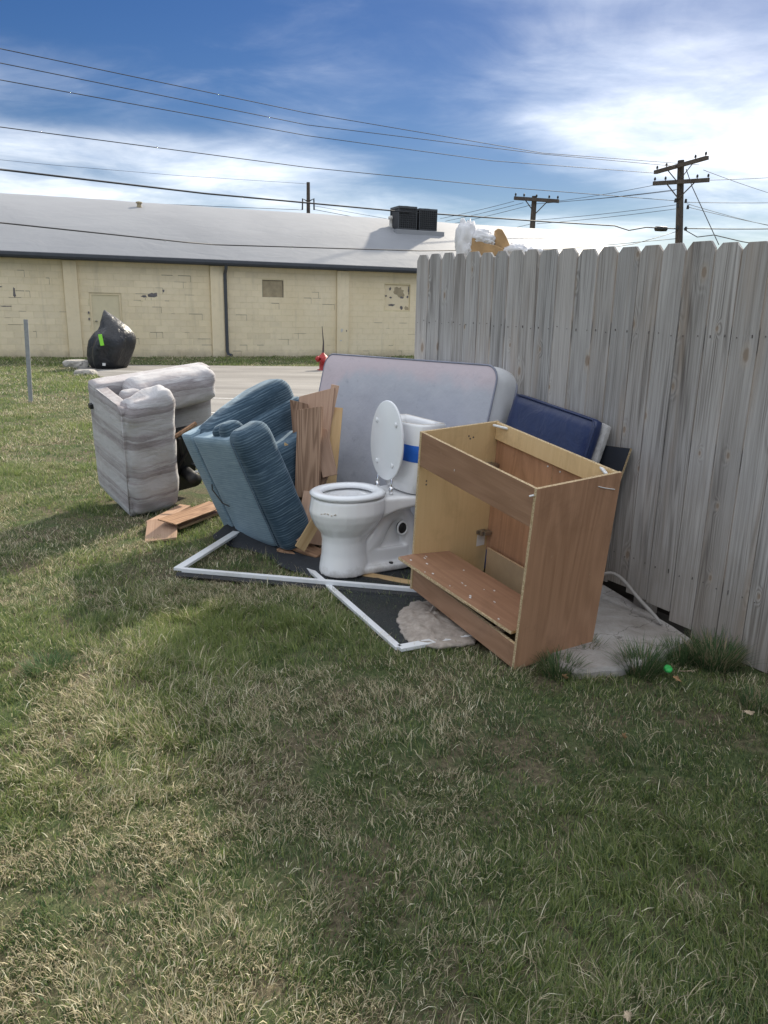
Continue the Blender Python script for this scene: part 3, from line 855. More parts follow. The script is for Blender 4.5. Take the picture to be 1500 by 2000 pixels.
# fence frame: x along FD, y = to its left (towards the lawn), z up
zx = [70, 118, 165.5, 215.5, 267, 323, 379, 438, 500, 562, 640, 714.5, 796, 874.5, 963.5, 1056, 1152, 1263.5, 1372.5, 1490]
edges = []
for z in zx:
    p = onplane(780 + z / 2.083, 560, FA, FN); edges.append((p - FA).dot(FD))
edges = edges[::-1]
tops_px = [(815, 497), (860, 495), (908, 494), (960, 492), (1010, 490), (1060, 488), (1100, 486), (1150, 484), (1190, 482), (1240, 479), (1287, 477), (1340, 474), (1400, 472), (1440, 471), (1490, 470)]
tops = []
for p_ in tops_px:
    q = onplane(*p_, FA, FN); tops.append(((q - FA).dot(FD), q.z))
tops.sort()
def ftop(s):
    if s <= tops[0][0]: return tops[0][1] - 0.004
    if s >= tops[-1][0]: return tops[-1][1]
    for (a, za), (b, zb) in zip(tops, tops[1:]):
        if a <= s <= b: return za + (zb - za) * (s - a) / (b - a)
bots = sorted(((q - FA).dot(FD), q.z) for q in (onplane(*p_, FA, FN) for p_ in ((1195, 1138), (1230, 1156), (1270, 1178), (1310, 1211), (1353, 1249))))
def fbot(s):
    if s <= bots[0][0]: return -1.0
    if s >= bots[-1][0]: return bots[-1][1]
    for (a, za), (b, zb) in zip(bots, bots[1:]):
        if a <= s <= b: return za + (zb - za) * (s - a) / (b - a)
print('fence bottoms', bots)
e0 = edges[0]
allp = [(edges[i], edges[i + 1]) for i in range(len(edges) - 1)]
s = e0
while s > -6.3:
    wd = random.uniform(0.139, 0.146); allp.insert(0, (s - wd, s)); s -= wd
GAPS = {1333: 0.012, 1386: 0.004, 1439: 0.008, 1087: 0.007, 1123: 0.003}
rr = random.Random(5)
for i, (a, b) in enumerate(allp):
    gap = rr.uniform(0.002, 0.007)
    x0, x1 = a + gap / 2, b - gap / 2
    top = ftop((a + b) / 2) + rr.uniform(-0.006, 0.006)
    bot = 0.015 + rr.uniform(-0.01, 0.02)
    bot = max(bot, fbot((a + b) / 2) + rr.uniform(-0.012, 0.012))
    th = 0.0155; wd = x1 - x0; ear = 0.029 * rr.uniform(0.85, 1.15); eh = 0.034 * rr.uniform(0.85, 1.2)
    bm = new()
    # taper: boards have shrunk at the top, so gaps open there
    tp = rr.uniform(0.0, 0.0025)
    prof = [(-wd / 2, 0), (wd / 2, 0), (wd / 2 - tp, top - bot - eh), (wd / 2 - tp - ear, top - bot), (-wd / 2 + tp + ear, top - bot), (-wd / 2 + tp, top - bot - eh)]
    rings(bm, [[(x, 0, z) for x, z in prof], [(x, -th, z) for x, z in prof]])
    o = obj('picket', bm, MT['fence'], fence, loc=((x0 + x1) / 2, rr.uniform(-0.004, 0.004), bot), rot=(0, rr.uniform(-0.0012, 0.0012), 0), bevel=0.0012)
    if a > -0.6:
        for hz in (1.50, 0.32):
            for sx in (-1, 1):
                bm = new(); cyl(bm, (sx * wd * 0.28, 0.0, hz - bot + rr.uniform(-.012, .012)), (sx * wd * 0.28, 0.0022, hz - bot + rr.uniform(-.012, .012)), 0.0026, seg=6)
                obj('nail', bm, MT['nail'], o)
for hz in (1.46, 0.92, 0.28):
    bm = new(); box(bm, -6.3, edges[-1], -0.058, -0.019, hz, hz + 0.088); obj('rail', bm, MT['fence'], fence)
for sx in (edges[-1] - 0.30, edges[-1] - 2.2, edges[-1] - 4.6, -4.2, -6.2):
    bm = new(); box(bm, sx - 0.045, sx + 0.045, -0.15, -0.0605, -0.3, 1.72); obj('post', bm, MT['fence'], fence)
# bank added behind the fence, mostly unseen, to stop sun leaking under the pickets
bm = new()
rings(bm, [[FA + FD * s_ + FN * o_ + Vector((0, 0, h_ + (0.03 * (float(vnoise(s_ * 5, o_ * 9)) - 0.5) if h_ > 0 else 0))) for o_, h_ in ((0.17, -0.05), (0.24, 0.34), (0.36, 0.58), (0.62, 0.55), (1.2, -0.05))] for s_ in [-1.2 + 0.15 * k for k in range(30)]], closed=False)
tag(obj('sun_block_bank', bm, MT['shade_soil'], smooth=True), kind='structure')
sheet('shaded_gap_soil', [tuple((FA + FD * s_ + FN * o_)[:2]) for s_, o_ in ((0.15, -0.10), (2.8, -0.12), (2.8, 0.5), (0.15, 0.5))], MT['shade_soil'], 0.004)  # dark sheet standing in for the shade under the pickets

# ------------------------------------------------------------------ utility poles and wires
def pole(px, ytop, Y, r, label, arms, low=None):
    top = atY(px, ytop, Y)
    base = Vector((top.x, Y, zg(top.x, Y) - 0.3))
    if low:      # a pole that leans a little: run its axis through a second visible point
        q_ = atY(*low, Y); f_ = (top.z - base.z) / (top.z - q_.z); base.x = top.x + (q_.x - top.x) * f_
    t_ = thing('utility_pole', label, 'utility pole', base)
    hgt = top.z - base.z
    bm = new(); tube(bm, [(0, 0, 0), ((top.x - base.x) * 0.5, 0, hgt * 0.5), (top.x - base.x, 0, hgt)], [r * 1.25, r * 1.1, r * 0.9], 12); obj('pole_shaft', bm, MT['pole'], t_)
    for (xl, yl_, xr, yr, dyaw, nins) in arms:
        L = atY(xl, yl_, Y + dyaw) - base; Rr = atY(xr, yr, Y - dyaw) - base
        L.y -= r + 0.07; Rr.y -= r + 0.07
        M_ = frame_from(L, Rr, (0, -1, 0)); ln = (Rr - L).length
        bm = new(); box(bm, -0.085, 0.085, -0.11, 0.11, 0, ln, M=M_)
        a_ = obj('crossarm', bm, MT['pole'], t_)
        for k in range(nins):
            f = [0.03, 0.22, 0.78, 0.97, 0.5][k] if nins > 2 else [0.04, 0.96][k]
            q = L.lerp(Rr, f)
            bm = new(); lathe(bm, [(0.02, 0.0), (0.02, 0.09), (0.06, 0.10), (0.045, 0.15), (0.06, 0.16), (0.03, 0.22), (0.01, 0.24)], 8, Matrix.Translation(q + Vector((0, 0, 0.05))))
            obj('insulator', bm, MT['black'], a_, True)
        for sg in (-1, 1):
            mid_ = (L + Rr) / 2; q = mid_.lerp(Rr if sg > 0 else L, 0.5)
            bm = new(); tube(bm, [q + Vector((0, 0.0, -0.05)), (mid_.x, -r, mid_.z - 0.75)], 0.028, 4); obj('brace', bm, MT['pole'], a_)
    return t_, base, Y
P1, P1b, _ = pole(1330, 313, 40, 0.17, 'tall utility pole with two crossarms standing behind the fence', [(1277, 338, 1377, 310, 1.5, 4), (1272, 360, 1382, 353, 0.5, 4)], low=(1326, 470))
P2, P2b, _ = pole(1044, 383, 47, 0.16, 'shorter utility pole with a single crossarm beyond the curved roof', [(1003, 388, 1090, 394, 0.4, 5)])
P3, P3b, _ = pole(602, 356, 70, 0.16, 'distant thin pole with a forked bracket behind the roof ridge', [])
for sg in (-1, 1):
    q0 = atY(602, 394, 70) - P3b; q1 = atY(602 + sg * 11, 388, 70) - P3b; q2 = atY(602 + sg * 11.5, 410, 70) - P3b
    bm = new(); tube(bm, [q0, q1, q2], 0.07, 5); obj('bracket', bm, MT['black'], P3)
# transformer / splice hardware on the main pole
for (px, py, dx) in ((1318, 392, 0), (1322, 402, 0), (1338, 393, 0), (1342, 405, 0), (1322, 445, 0), (1338, 447, 0)):
    q = atY(px, py, 40) - P1b
    bm = new(); cyl(bm, (q.x, q.y - 0.1, q.z - 0.09), (q.x, q.y - 0.1, q.z + 0.09), 0.07, 0.05, 8); obj('insulator', bm, MT['black'], P1)
def drop(label, pts, Ys, r, sag=0.0, n=24, cat='power line', group=None):
    """pts: photo pixels along the wire, Ys: the distance of each"""
    ps = [atY(x, y, Y) for (x, y), Y in zip(pts, Ys)]
    out = []
    for i in range(len(ps) - 1):
        for k in range(n):
            f = k / n; p = ps[i].lerp(ps[i + 1], f); p.z -= 4 * sag * f * (1 - f) * (ps[i + 1] - ps[i]).length; out.append(p)
    out.append(ps[-1])
    bm = new(); tube(bm, out, r, 5)
    return tag(obj('power_line', bm, MT['wire'], smooth=True), label, cat, group)
gw = 'overhead wires'
drop('thin power line rising to the far end of the upper crossarm', [(-160, 60), (0, 95), (600, 221), (1060, 299), (1366, 322)], [19, 22, 30, 36, 40.6], 0.012, 0.0, group=gw)
drop('thin power line ending at the middle of the upper crossarm', [(-160, 86), (0, 123), (600, 244), (1060, 301), (1322, 325)], [19, 22, 30, 36, 39.8], 0.012, 0.0, group=gw)
drop('thin power line ending at the near tip of the upper crossarm', [(-160, 122), (0, 156), (600, 265), (960, 314), (1278, 338)], [19, 22, 30, 35, 40.6], 0.012, 0.0, group=gw)
drop('power line fixed to the tall pole shaft below both crossarms', [(-160, 224), (0, 248), (600, 327), (1000, 367), (1318, 392)], [19, 22, 30, 36, 39.8], 0.013, 0.0, group=gw)
drop('thick black cable strung low to the tall pole with a loop near the splice case', [(-160, 312), (0, 331), (400, 378), (770, 412), (1050, 432), (1200, 441), (1228, 450), (1262, 444), (1322, 447)], [19, 22, 27, 32, 36, 38.4, 38.7, 39.2, 39.8], 0.028, 0.0, n=8, group=gw)
drop('sagging service cable crossing in front of the warehouse roof', [(-160, 417), (0, 435), (360, 473), (420, 478), (820, 490), (1100, 486), (1322, 466)], [13, 15, 18, 19, 23, 30, 39.8], 0.014, 0.0, n=8, group=gw)
drop('faint wire running just above the roof ridge to the forked pole', [(-160, 368), (0, 379), (300, 398), (590, 410)], [55, 58, 64, 70], 0.02, 0.0, group=gw)
drop('faint upper wire to the distant forked pole', [(-160, 296), (100, 322), (350, 343), (600, 359)], [55, 58, 64, 70], 0.012, 0.0, group=gw)
drop('wire between the forked pole and the roof air conditioners', [(613, 409), (745, 434), (900, 452)], [70, 66, 60], 0.02, 0.0, group=gw)
drop('second wire from the forked pole dipping behind the roof', [(613, 402), (760, 428), (900, 446)], [70, 66, 60], 0.014, 0.0, group=gw)
for lab, a, b in (('wire from the single crossarm to the lower crossarm of the tall pole', (1088, 393), (1276, 362)), ('wire from the single crossarm to the middle of the lower crossarm', (1066, 396), (1318, 372)), ('wire from the single crossarm up to the tall pole shaft', (1048, 398), (1322, 370)),
                  ('low wire from the shorter pole to the tall pole hardware', (1048, 430), (1322, 400)), ('lowest wire from the shorter pole to the tall pole', (1048, 437), (1320, 408))):
    drop(lab, [a, b], [47, 40], 0.012, 0.006, group=gw)
for lab, a, b in (('outer wire leaving the tip of the single crossarm', (1004, 393), (860, 427)), ('middle wire leaving the single crossarm', (1022, 396), (870, 432)), ('inner wire leaving the single crossarm', (1038, 400), (880, 438)), ('low wire leaving the shorter pole', (1042, 436), (940, 458))):
    drop(lab, [a, b], [47, 55], 0.013, 0.004, group=gw)
for lab, a, b, Y2 in (('wire leaving the lower crossarm level past the frame', (1380, 352), (1560, 343), 44), ('wire leaving the upper crossarm and falling away', (1374, 332), (1560, 394), 52), ('level wire leaving the tall pole shaft', (1340, 395), (1560, 395), 44),
                      ('wire falling away from the tall pole shaft', (1342, 398), (1560, 452), 60), ('lower wire falling away from the tall pole shaft', (1342, 404), (1560, 450), 52), ('level thick cable beyond the tall pole', (1336, 446), (1560, 446), 44)):
    drop(lab, [a, b], [40, Y2], 0.013 if 'thick' not in lab else 0.025, 0.004, group=gw)
drop('slanting guy wire of the tall pole', [(1340, 330), (1352, 365), (1404, 478)], [39.5, 39, 37], 0.02, 0.0, cat='guy wire')
drop('looped communication cable behind the fence tops', [(1336, 448), (1362, 463), (1395, 459), (1450, 472), (1500, 480)], [39.9, 39, 38, 36, 34], 0.022, 0.0, n=8, group=gw)
drop('drooping cable left of the tall pole foot', [(1322, 452), (1290, 462), (1240, 476), (1190, 484)], [39.9, 38, 34, 30], 0.014, 0.0, n=8, group=gw)
q = atY(1291, 447, 39.5)
bm = new(); lathe(bm, [(0.03, -0.32), (0.11, -0.27), (0.12, 0.0), (0.11, 0.27), (0.03, 0.32)], 10, Matrix.Translation(q) @ Matrix.Rotation(rad(90), 4, 'Y'))
tag(obj('splice_case', bm, MT['black'], smooth=True), 'black splice case hanging on the thick cable by the tall pole', 'splice case')

# ================================================================== THE PILE
def puff(bm, b, r, seg=9, amp=0.006, freq=9.0, seed=0, warp=None):
    """a soft rounded box"""
    x0, x1, y0, y1, z0, z1 = b
    c0 = Vector(((x0 + x1) / 2, (y0 + y1) / 2, (z0 + z1) / 2)); h = Vector(((x1 - x0) / 2, (y1 - y0) / 2, (z1 - z0) / 2))
    t = bmesh.new(); bmesh.ops.create_cube(t, size=2.0)
    bmesh.ops.subdivide_edges(t, edges=t.edges[:], cuts=seg, use_grid_fill=True)
    for v in t.verts:
        # push grid lines towards the edges, so that the rounding gets vertices
        p = Vector([math.copysign(abs(k) ** 0.75, k) for k in v.co])
        p = Vector((p.x * h.x, p.y * h.y, p.z * h.z))
        rr_ = min(r, h.x * 0.98, h.y * 0.98, h.z * 0.98)
        q = Vector([max(-hh + rr_, min(hh - rr_, k)) for k, hh in zip(p, h)])
        dv = p - q
        if dv.length > 1e-9:
            nrm = dv.normalized(); p = q + nrm * rr_
        else: nrm = p.normalized()
        k = float(fbm(p.x * freq + p.z * freq * 0.9 + seed * 3.1 + 40, p.y * freq + p.z * freq * 1.3 + seed + 40, 3)) - 0.5
        p = p + nrm * k * 2 * amp + c0
        if warp: p = warp(p)
        v.co = p
    me = bpy.data.meshes.new('tmp'); t.to_mesh(me); t.free()
    bm.from_mesh(me); bpy.data.meshes.remove(me)
def soft(name, b, r, mat, parent, **kw):
    bm = new(); puff(bm, b, r, **kw); return obj(name, bm, mat, parent, True)

# ------------------------------------------------------------------ striped recliner
ch = thing('recliner', 'overturned recliner in faded mauve and white striped fabric', 'recliner', (-1.921, 5.626, -0.004), (rad(13.3), rad(-6.5), rad(40.4)))
A, B_, C_, H_ = 0.575, 0.377, 0.968, 0.889
st = MT['striped']
soft('side_panel', (0.0, 0.10, 0.02, A - 0.02, 0.0, H_ - 0.005), 0.018, st, ch, seg=12, amp=0.004)
soft('armrest', (0.012, B_ + 0.03, -0.04, 0.22, -0.005, H_), 0.085, st, ch, seg=20, amp=0.020, freq=9, seed=2,
     warp=lambda p: Vector((p.x, p.y, p.z + (0.10 * (p.x / B_) * max(0, p.z / H_) ** 6 if p.z > 0 else 0))))
soft('arm_cushion', (0.11, 0.29, 0.235, 0.37, H_ - 0.42, H_ + 0.015), 0.06, st, ch, seg=8, amp=0.012, seed=4)
soft('backrest', (0.0, C_, A - 0.10, A + 0.06, 0.0, H_ + 0.02), 0.025, st, ch, seg=14, amp=0.006, seed=5)
soft('back_cushion', (0.20, C_ - 0.03, A - 0.30, A - 0.02, H_ - 0.23, H_ + 0.055), 0.10, st, ch, seg=14, amp=0.018, freq=7, seed=6)
bm = new(); tube(bm, [(0.004, 0.03, 0.03), (0.003, 0.025, H_ * 0.5), (0.004, 0.03, H_ - 0.03), (0.008, 0.10, H_ - 0.006), (0.006, A - 0.10, H_ - 0.006)], 0.0055, 6); obj('piping', bm, st, ch, True)
bm = new(); box(bm, 0.102, 0.45, 0.23, A - 0.11, 0.0, 0.40); obj('base_frame', bm, MT['drk'], ch)
bm = new()
for a_, b_ in (((0.42, 0.30, 0.0), (0.62, 0.10, 0.52)), ((0.62, 0.30, 0.02), (0.50, 0.15, 0.50)), ((0.50, 0.32, 0.30), (0.78, 0.12, 0.12)), ((0.45, 0.20, 0.52), (0.72, 0.10, 0.56))):
    tube(bm, [a_, b_], 0.014, 6)
box(bm, 0.48, 0.66, 0.22, 0.34, 0.0, 0.5)
obj('reclining_mechanism', bm, MT['black'], ch)
bm = new(); cyl(bm, (0.56, 0.02, 0.17), (0.56, 0.20, 0.17), 0.05, seg=14); obj('motor', bm, MT['black'], ch, True)
bm = new(); cyl(bm, (0.53, -0.02, 0.27), (0.66, -0.06, 0.275), 0.012, seg=8); obj('lever', bm, MT['whiteplastic'], ch, True)
bm = new(); box(bm, -0.025, 0.0, A - 0.03, A + 0.01, 0.70, 0.735); obj('bolt', bm, MT['black'], ch)
bm = new(); tube(bm, [(B_ - 0.05, 0.0, 0.57), (B_ + 0.20, 0.02, 0.66)], 0.016, 6); obj('wooden_rail', bm, MT['oak'], ch)

# ------------------------------------------------------------------ blue recliner
cb = thing('recliner', 'tilted blue velour recliner section propped beside the loose boards', 'recliner', (-0.698, 4.78, 0.06), (rad(-6.8), rad(-21.0), rad(40.4)))
A, B_, C_, H_ = 0.716, 0.203, 0.837, 0.78
soft('side_panel', (0.0, 0.21, 0.01, A - 0.18, 0.0, H_), 0.014, MT['bluepanel'], cb, seg=12, amp=0.003)
soft('rear_panel', (0.0, 0.21, A - 0.145, A, -0.01, H_ + 0.012), 0.012, MT['bluepanel'], cb, seg=12, amp=0.003, seed=3)
bm = new(); box(bm, 0.05, 0.2, A - 0.179, A - 0.146, 0.01, H_ - 0.03); obj('gap_lining', bm, MT['drk'], cb)
soft('armrest', (-0.004, 0.245, -0.16, 0.045, -0.03, H_ + 0.045), 0.075, MT['velour'], cb, seg=16, amp=0.004, seed=7)
soft('arm_cushion', (0.03, 0.17, 0.05, 0.20, H_ - 0.10, H_ + 0.075), 0.055, MT['velour'], cb, seg=8, amp=0.012, seed=8)
soft('arm_cushion', (0.03, 0.17, 0.175, 0.29, H_ - 0.10, H_ + 0.055), 0.05, MT['velour'], cb, seg=8, amp=0.012, seed=9)
def arch(p):
    u = max(0, min(1, p.x / C_))
    return Vector((p.x, p.y - 0.03 * u, p.z + 0.05 * math.sin(u * 2.6) - 0.08 * (1 - u) ** 2))
soft('backrest', (0.05, C_ - 0.05, A - 0.31, A - 0.03, H_ - 0.17, H_ + 0.07), 0.085, MT['velour'], cb, seg=18, amp=0.005, seed=10, warp=arch)
soft('seat_cushion', (0.32, C_ - 0.03, A - 0.38, A - 0.05, 0.12, H_ - 0.05), 0.05, MT['velour'], cb, seg=12, amp=0.01, seed=11)
soft('seat_back', (0.20, 0.62, 0.05, A - 0.30, 0.05, H_ - 0.22), 0.06, MT['velour'], cb, seg=10, amp=0.008, seed=12)
bm = new(); tube(bm, [(-0.003, -0.055, 0.02), (-0.006, -0.06, H_ * 0.5), (-0.003, -0.055, H_ - 0.02)], 0.006, 6); obj('piping', bm, MT['velour'], cb, True)
bm = new(); box(bm, 0.03, 0.30, 0.0, 0.55, -0.05, -0.002); obj('base_board', bm, MT['oak'], cb)
bm = new(); tube(bm, [(-0.004, A - 0.155, 0.42), (-0.03, A - 0.19, 0.40), (-0.03, A - 0.26, 0.30), (-0.012, A - 0.30, 0.27)], 0.005, 5); obj('loose_wire', bm, MT['black'], cb)
bm = new(); tube(bm, [(-0.008, A - 0.16, 0.03), (-0.035, A - 0.2, 0.01), (-0.02, A - 0.28, -0.01), (-0.008, A - 0.22, 0.04)], 0.005, 5); obj('loose_wire', bm, MT['black'], cb)
bm = new(); lathe(bm, [(0.09, 0), (0.095, 0.01), (0.09, 0.03), (0.03, 0.035)], 16, Matrix.Translation((0.30, A + 0.10, H_ - 0.07)))
o = obj('wooden_foot', bm, MT['pine'], cb, True)

# ------------------------------------------------------------------ mattress
MLEN, MHT, MTH = 1.90, 1.265, 0.187
mt = thing('mattress', 'faded blue and pink mattress standing on its long edge against the fence', 'mattress', (-0.712, 5.990, 0.0), (rad(-14.3), rad(-1.2), rad(-52.5)))
def rrect(inset, y, r0=0.10, n=7):
    x0, x1, z0, z1 = inset, MLEN - inset, inset, MHT - inset; r = max(0.01, r0 - inset); out = []
    for cx, cz, a0 in ((x1 - r, z0 + r, -90), (x1 - r, z1 - r, 0), (x0 + r, z1 - r, 90), (x0 + r, z0 + r, 180)):
        for k in range(n + 1):
            a = rad(a0 + 90 * k / n); out.append(Vector((cx + r * math.cos(a), y, cz + r * math.sin(a))))
    return out
bm = new()
def face_grid(y0, sgn):
    rs_ = []
    for i, ins in enumerate((0.004, 0.03, 0.08, 0.18, 0.30, 0.42, 0.54, 0.62)):
        y = y0 + sgn * (0.022 * (1 - math.exp(-ins * 14)))
        ring = rrect(ins, y)
        for q in ring: q.y += 0.02 * (float(fbm(q.x * 3.3 + 9, q.z * 3.3 + 3, 2)) - 0.5) * min(1, ins * 8)
        rs_.append(ring)
    return rs_
rings(bm, face_grid(0.0, -1), cap0=False); obj('top_panel', bm, MT['mattress'], mt, True)
bm = new(); rings(bm, face_grid(MTH, 1), cap0=False); obj('bottom_panel', bm, MT['mattressside'], mt, True)
bm = new()
rings(bm, [rrect(0.004 - 0.012 * math.sin(math.pi * k / 6), MTH * k / 6) for k in range(7)], cap0=False, cap1=False); obj('side_panel', bm, MT['mattressside'], mt, True)
for yy in (0.0, MTH):
    bm = new(); rr_ = rrect(-0.002, yy); tube(bm, rr_ + [rr_[0]], 0.0065, 6, cap=False); obj('piping', bm, MT['piping'], mt, True)

# ------------------------------------------------------------------ toilet
TS = 1.13
TYAW = rad(-150.3)
TF = gnd(642, 1119, 0.03)
TPOS = Vector((TF.x - 0.60 * 0.9 * TS * math.cos(TYAW), TF.y - 0.60 * 0.9 * TS * math.sin(TYAW), 0.03))
to = thing('toilet', 'white toilet with its lid raised and blue tape around the open tank', 'toilet', TPOS, (0, 0, TYAW))
to.scale = (TS * 0.9, TS, TS * 1.07)
def egg(cx, hf, hb, hw, z, n=28, e=2.15):
    """egg outline: hf half-length to the front, hb to the back"""
    out = []
    for k in range(n):
        a = 2 * math.pi * k / n; c, s_ = math.cos(a), math.sin(a)
        out.append(Vector((cx + (hf if c > 0 else hb) * math.copysign(abs(c) ** (2 / e), c), hw * math.copysign(abs(s_) ** (2 / e), s_), z)))
    return out
bm = new()
# pedestal and bowl, outside then down the inside
rings(bm, [egg(.50, .150, .15, .128, 0.0), egg(.50, .147, .15, .124, .03), egg(.50, .135, .14, .112, .10), egg(.50, .132, .135, .110, .17), egg(.49, .150, .16, .120, .205),
           egg(.475, .200, .18, .150, .245), egg(.465, .232, .20, .175, .285), egg(.462, .246, .21, .187, .320), egg(.462, .240, .215, .185, .345), egg(.462, .232, .215, .182, .385), egg(.462, .225, .21, .175, .392),
           egg(.462, .180, .15, .125, .388), egg(.462, .170, .14, .118, .36), egg(.46, .140, .12, .10, .30), egg(.44, .08, .07, .06, .23)])
# rear deck
def sect(x, hw, z0, z1):
    return [Vector((x, y, z)) for y, z in [(-hw, z0 + .015), (-hw + .02, z0), (hw - .02, z0), (hw, z0 + .015), (hw, z1 - .01), (hw - .012, z1), (-hw + .012, z1), (-hw, z1 - .01)]]
rings(bm, [sect(-0.05, .17, .335, .388), sect(.10, .165, .33, .388), sect(.22, .14, .31, .388), sect(.36, .125, .27, .386)])
# trapway, web and foot
tube(bm, [(.44, 0, .10), (.37, 0, .115), (.31, 0, .17), (.265, 0, .235), (.21, 0, .285), (.14, 0, .29), (.09, 0, .23), (.08, 0, .10), (.08, 0, .0)], [.075, .078, .074, .07, .068, .068, .066, .07, .085], 16)
box(bm, .06, .46, -.035, .035, 0.0, .34)
rings(bm, [[Vector((p[0], p[1], z)) for p in super_ring(.255, 0, .235 - i, .118 - i, 28, 4)] for z, i in ((0, 0), (.028, .0), (.036, .01))])
box(bm, .10, .40, -.075, .075, .03, .11)
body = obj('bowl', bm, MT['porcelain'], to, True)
rm = body.modifiers.new('remesh', 'REMESH'); rm.mode = 'VOXEL'; rm.voxel_size = 0.0055; rm.use_smooth_shade = True
sm = body.modifiers.new('smooth', 'SMOOTH'); sm.factor = 0.6; sm.iterations = 7
bm = new(); cyl(bm, (.145, .052, .205), (.145, .0735, .205), .031, seg=20); hl = obj('side_hole', bm, MT['darkhole'], to, True)
bm = new()
tube(bm, [(.145 + .034 * math.cos(a), .0735, .205 + .034 * math.sin(a)) for a in [2 * math.pi * k / 22 for k in range(23)]], .006, 8, cap=False); obj('hole_rim', bm, MT['porcelain'], to, True)
bm = new(); cyl(bm, (.235, .098, .034), (.235, .098, .040), .013, seg=14); obj('bolt_hole', bm, MT['darkhole'], to, True)
bm = new()
for k in range(5):
    a = rad(22 + 5.5 * k); x = .462 + .243 * math.cos(a); y = .187 * math.sin(a)
    cyl(bm, (x, y, .333 + .004 * ((k * 7) % 3 - 1)), (x - .006, y + .012, .335 + .003 * ((k * 5) % 3 - 1)), .0042, seg=6)
obj('chipped_glaze', bm, MT['rawceramic'], to, True)
# seat ring
bm = new()
def seat_ring(n=40):
    prof = [(0.0, .398), (-.004, .410), (.012, .420), (.05, .421), (.066, .412), (.068, .400), (.05, .397)]
    rs_ = []
    for dlt, z in prof:
        rs_.append(egg(.462, .238 - dlt * 1.0, .205 - dlt * 1.05, .186 - dlt * 1.0, z, n, 2.1))
    rs_.append(rs_[0]); return rs_
rings(bm, seat_ring(), cap0=False, cap1=False); bmesh.ops.remove_doubles(bm, verts=bm.verts[:], dist=1e-5)
obj('seat', bm, MT['seat'], to, True)
# lid, raised, leaning back a little
bm = new()
LM = Matrix.Translation((.228, 0, .425)) @ Matrix.Rotation(rad(-92), 4, 'Y') @ Matrix.Scale(0.93, 4)
def lid(dz, k):
    return [LM @ Vector((p.x - .255 + .015, p.y, dz)) for p in egg(.462, .236 * k, .195 * k, .184 * k, 0, 40, 2.1)]
rings(bm, [lid(-.009, .97), lid(-.007, .99), lid(0, 1.0), lid(.007, .985), lid(.009, .96), lid(.0065, .6)])
ld = obj('lid', bm, MT['seat'], to, True)
for sx, sy in ((.12, .09), (.12, -.09), (.34, .11), (.34, -.11)):
    bm = new(); lathe(bm, [(.013, 0), (.013, .006), (.008, .009)], 12, LM @ Matrix.Translation((sx, sy, -.009)) @ Matrix.Rotation(rad(180), 4, 'X')); obj('bumper', bm, MT['seat'], ld, True)
for sy in (-.075, .075):
    bm = new(); cyl(bm, (.232, sy, .39), (.232, sy, .43), .012, seg=12); tube(bm, [(.236, sy, .405), (.232, sy, .44), (.222, sy, .505)], [.009, .007, .005], 8)
    obj('hinge', bm, MT['chrome'], to, True)
# tank: hollow, bowed front
def tank(z, ins, k=1.0):
    hw = .20 * k - ins; out = []
    x0, x1 = -.045 + ins, .135 - ins
    n = 14
    for i in range(n + 1):
        u = -1 + 2 * i / n; out.append(Vector((x1 + .028 * (1 - u * u) - .025 * abs(u) ** 8, hw * u, z)))
    out += [Vector((x0, hw, z)), Vector((x0, hw * 0.4, z)), Vector((x0, -hw * 0.4, z)), Vector((x0, -hw, z))]
    return out
bm = new()
rings(bm, [tank(.392, .02, .86), tank(.40, .006, .88), tank(.45, 0, .92), tank(.58, 0, .97), tank(.735, 0, 1.0), tank(.749, .003, 1.0), tank(.749, .014, 1.0), tank(.72, .017, 1.0), tank(.44, .019, .92)])
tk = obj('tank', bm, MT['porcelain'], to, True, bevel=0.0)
bm = new(); rings(bm, [tank(.50, .021, .95), tank(.505, .021, .95)]); obj('tank_lining', bm, MT['darkhole'], tk)
bm = new(); rings(bm, [tank(.7485, .013, 1.0), tank(.7505, .012, 1.0), tank(.7505, .005, 1.0), tank(.7485, .0045, 1.0)], cap0=False, cap1=False); obj('unglazed_rim', bm, MT['rawceramic'], tk)
bm = new(); cyl(bm, (.05, -.13, .50), (.05, -.13, .66), .022, seg=10); cyl(bm, (.05, -.13, .63), (.05, -.13, .685), .035, seg=12); obj('fill_valve', bm, MT['black'], tk, True)
bm = new(); rings(bm, [tank(.560, -.0012, .965), tank(.563, -.0025, .967), tank(.640, -.0025, .985), tank(.643, -.0012, .985)], cap0=False, cap1=False); obj('tape', bm, MT['tape'], tk, True)

# ------------------------------------------------------------------ vanity cabinet
W_, D_, VH, T_ = 0.872, 0.497, 0.888, 0.016
va = thing('vanity_cabinet', 'broken reddish brown vanity cabinet without top or doors on the slab', 'cabinet', (0.149, 3.931, 0.122), (rad(3.05), rad(7.5), rad(-58.1)))
CH3 = [MT['cherry'], MT['birch'], MT['chip']]
CHX = [MT['cherryX'], MT['birch'], MT['chip']]
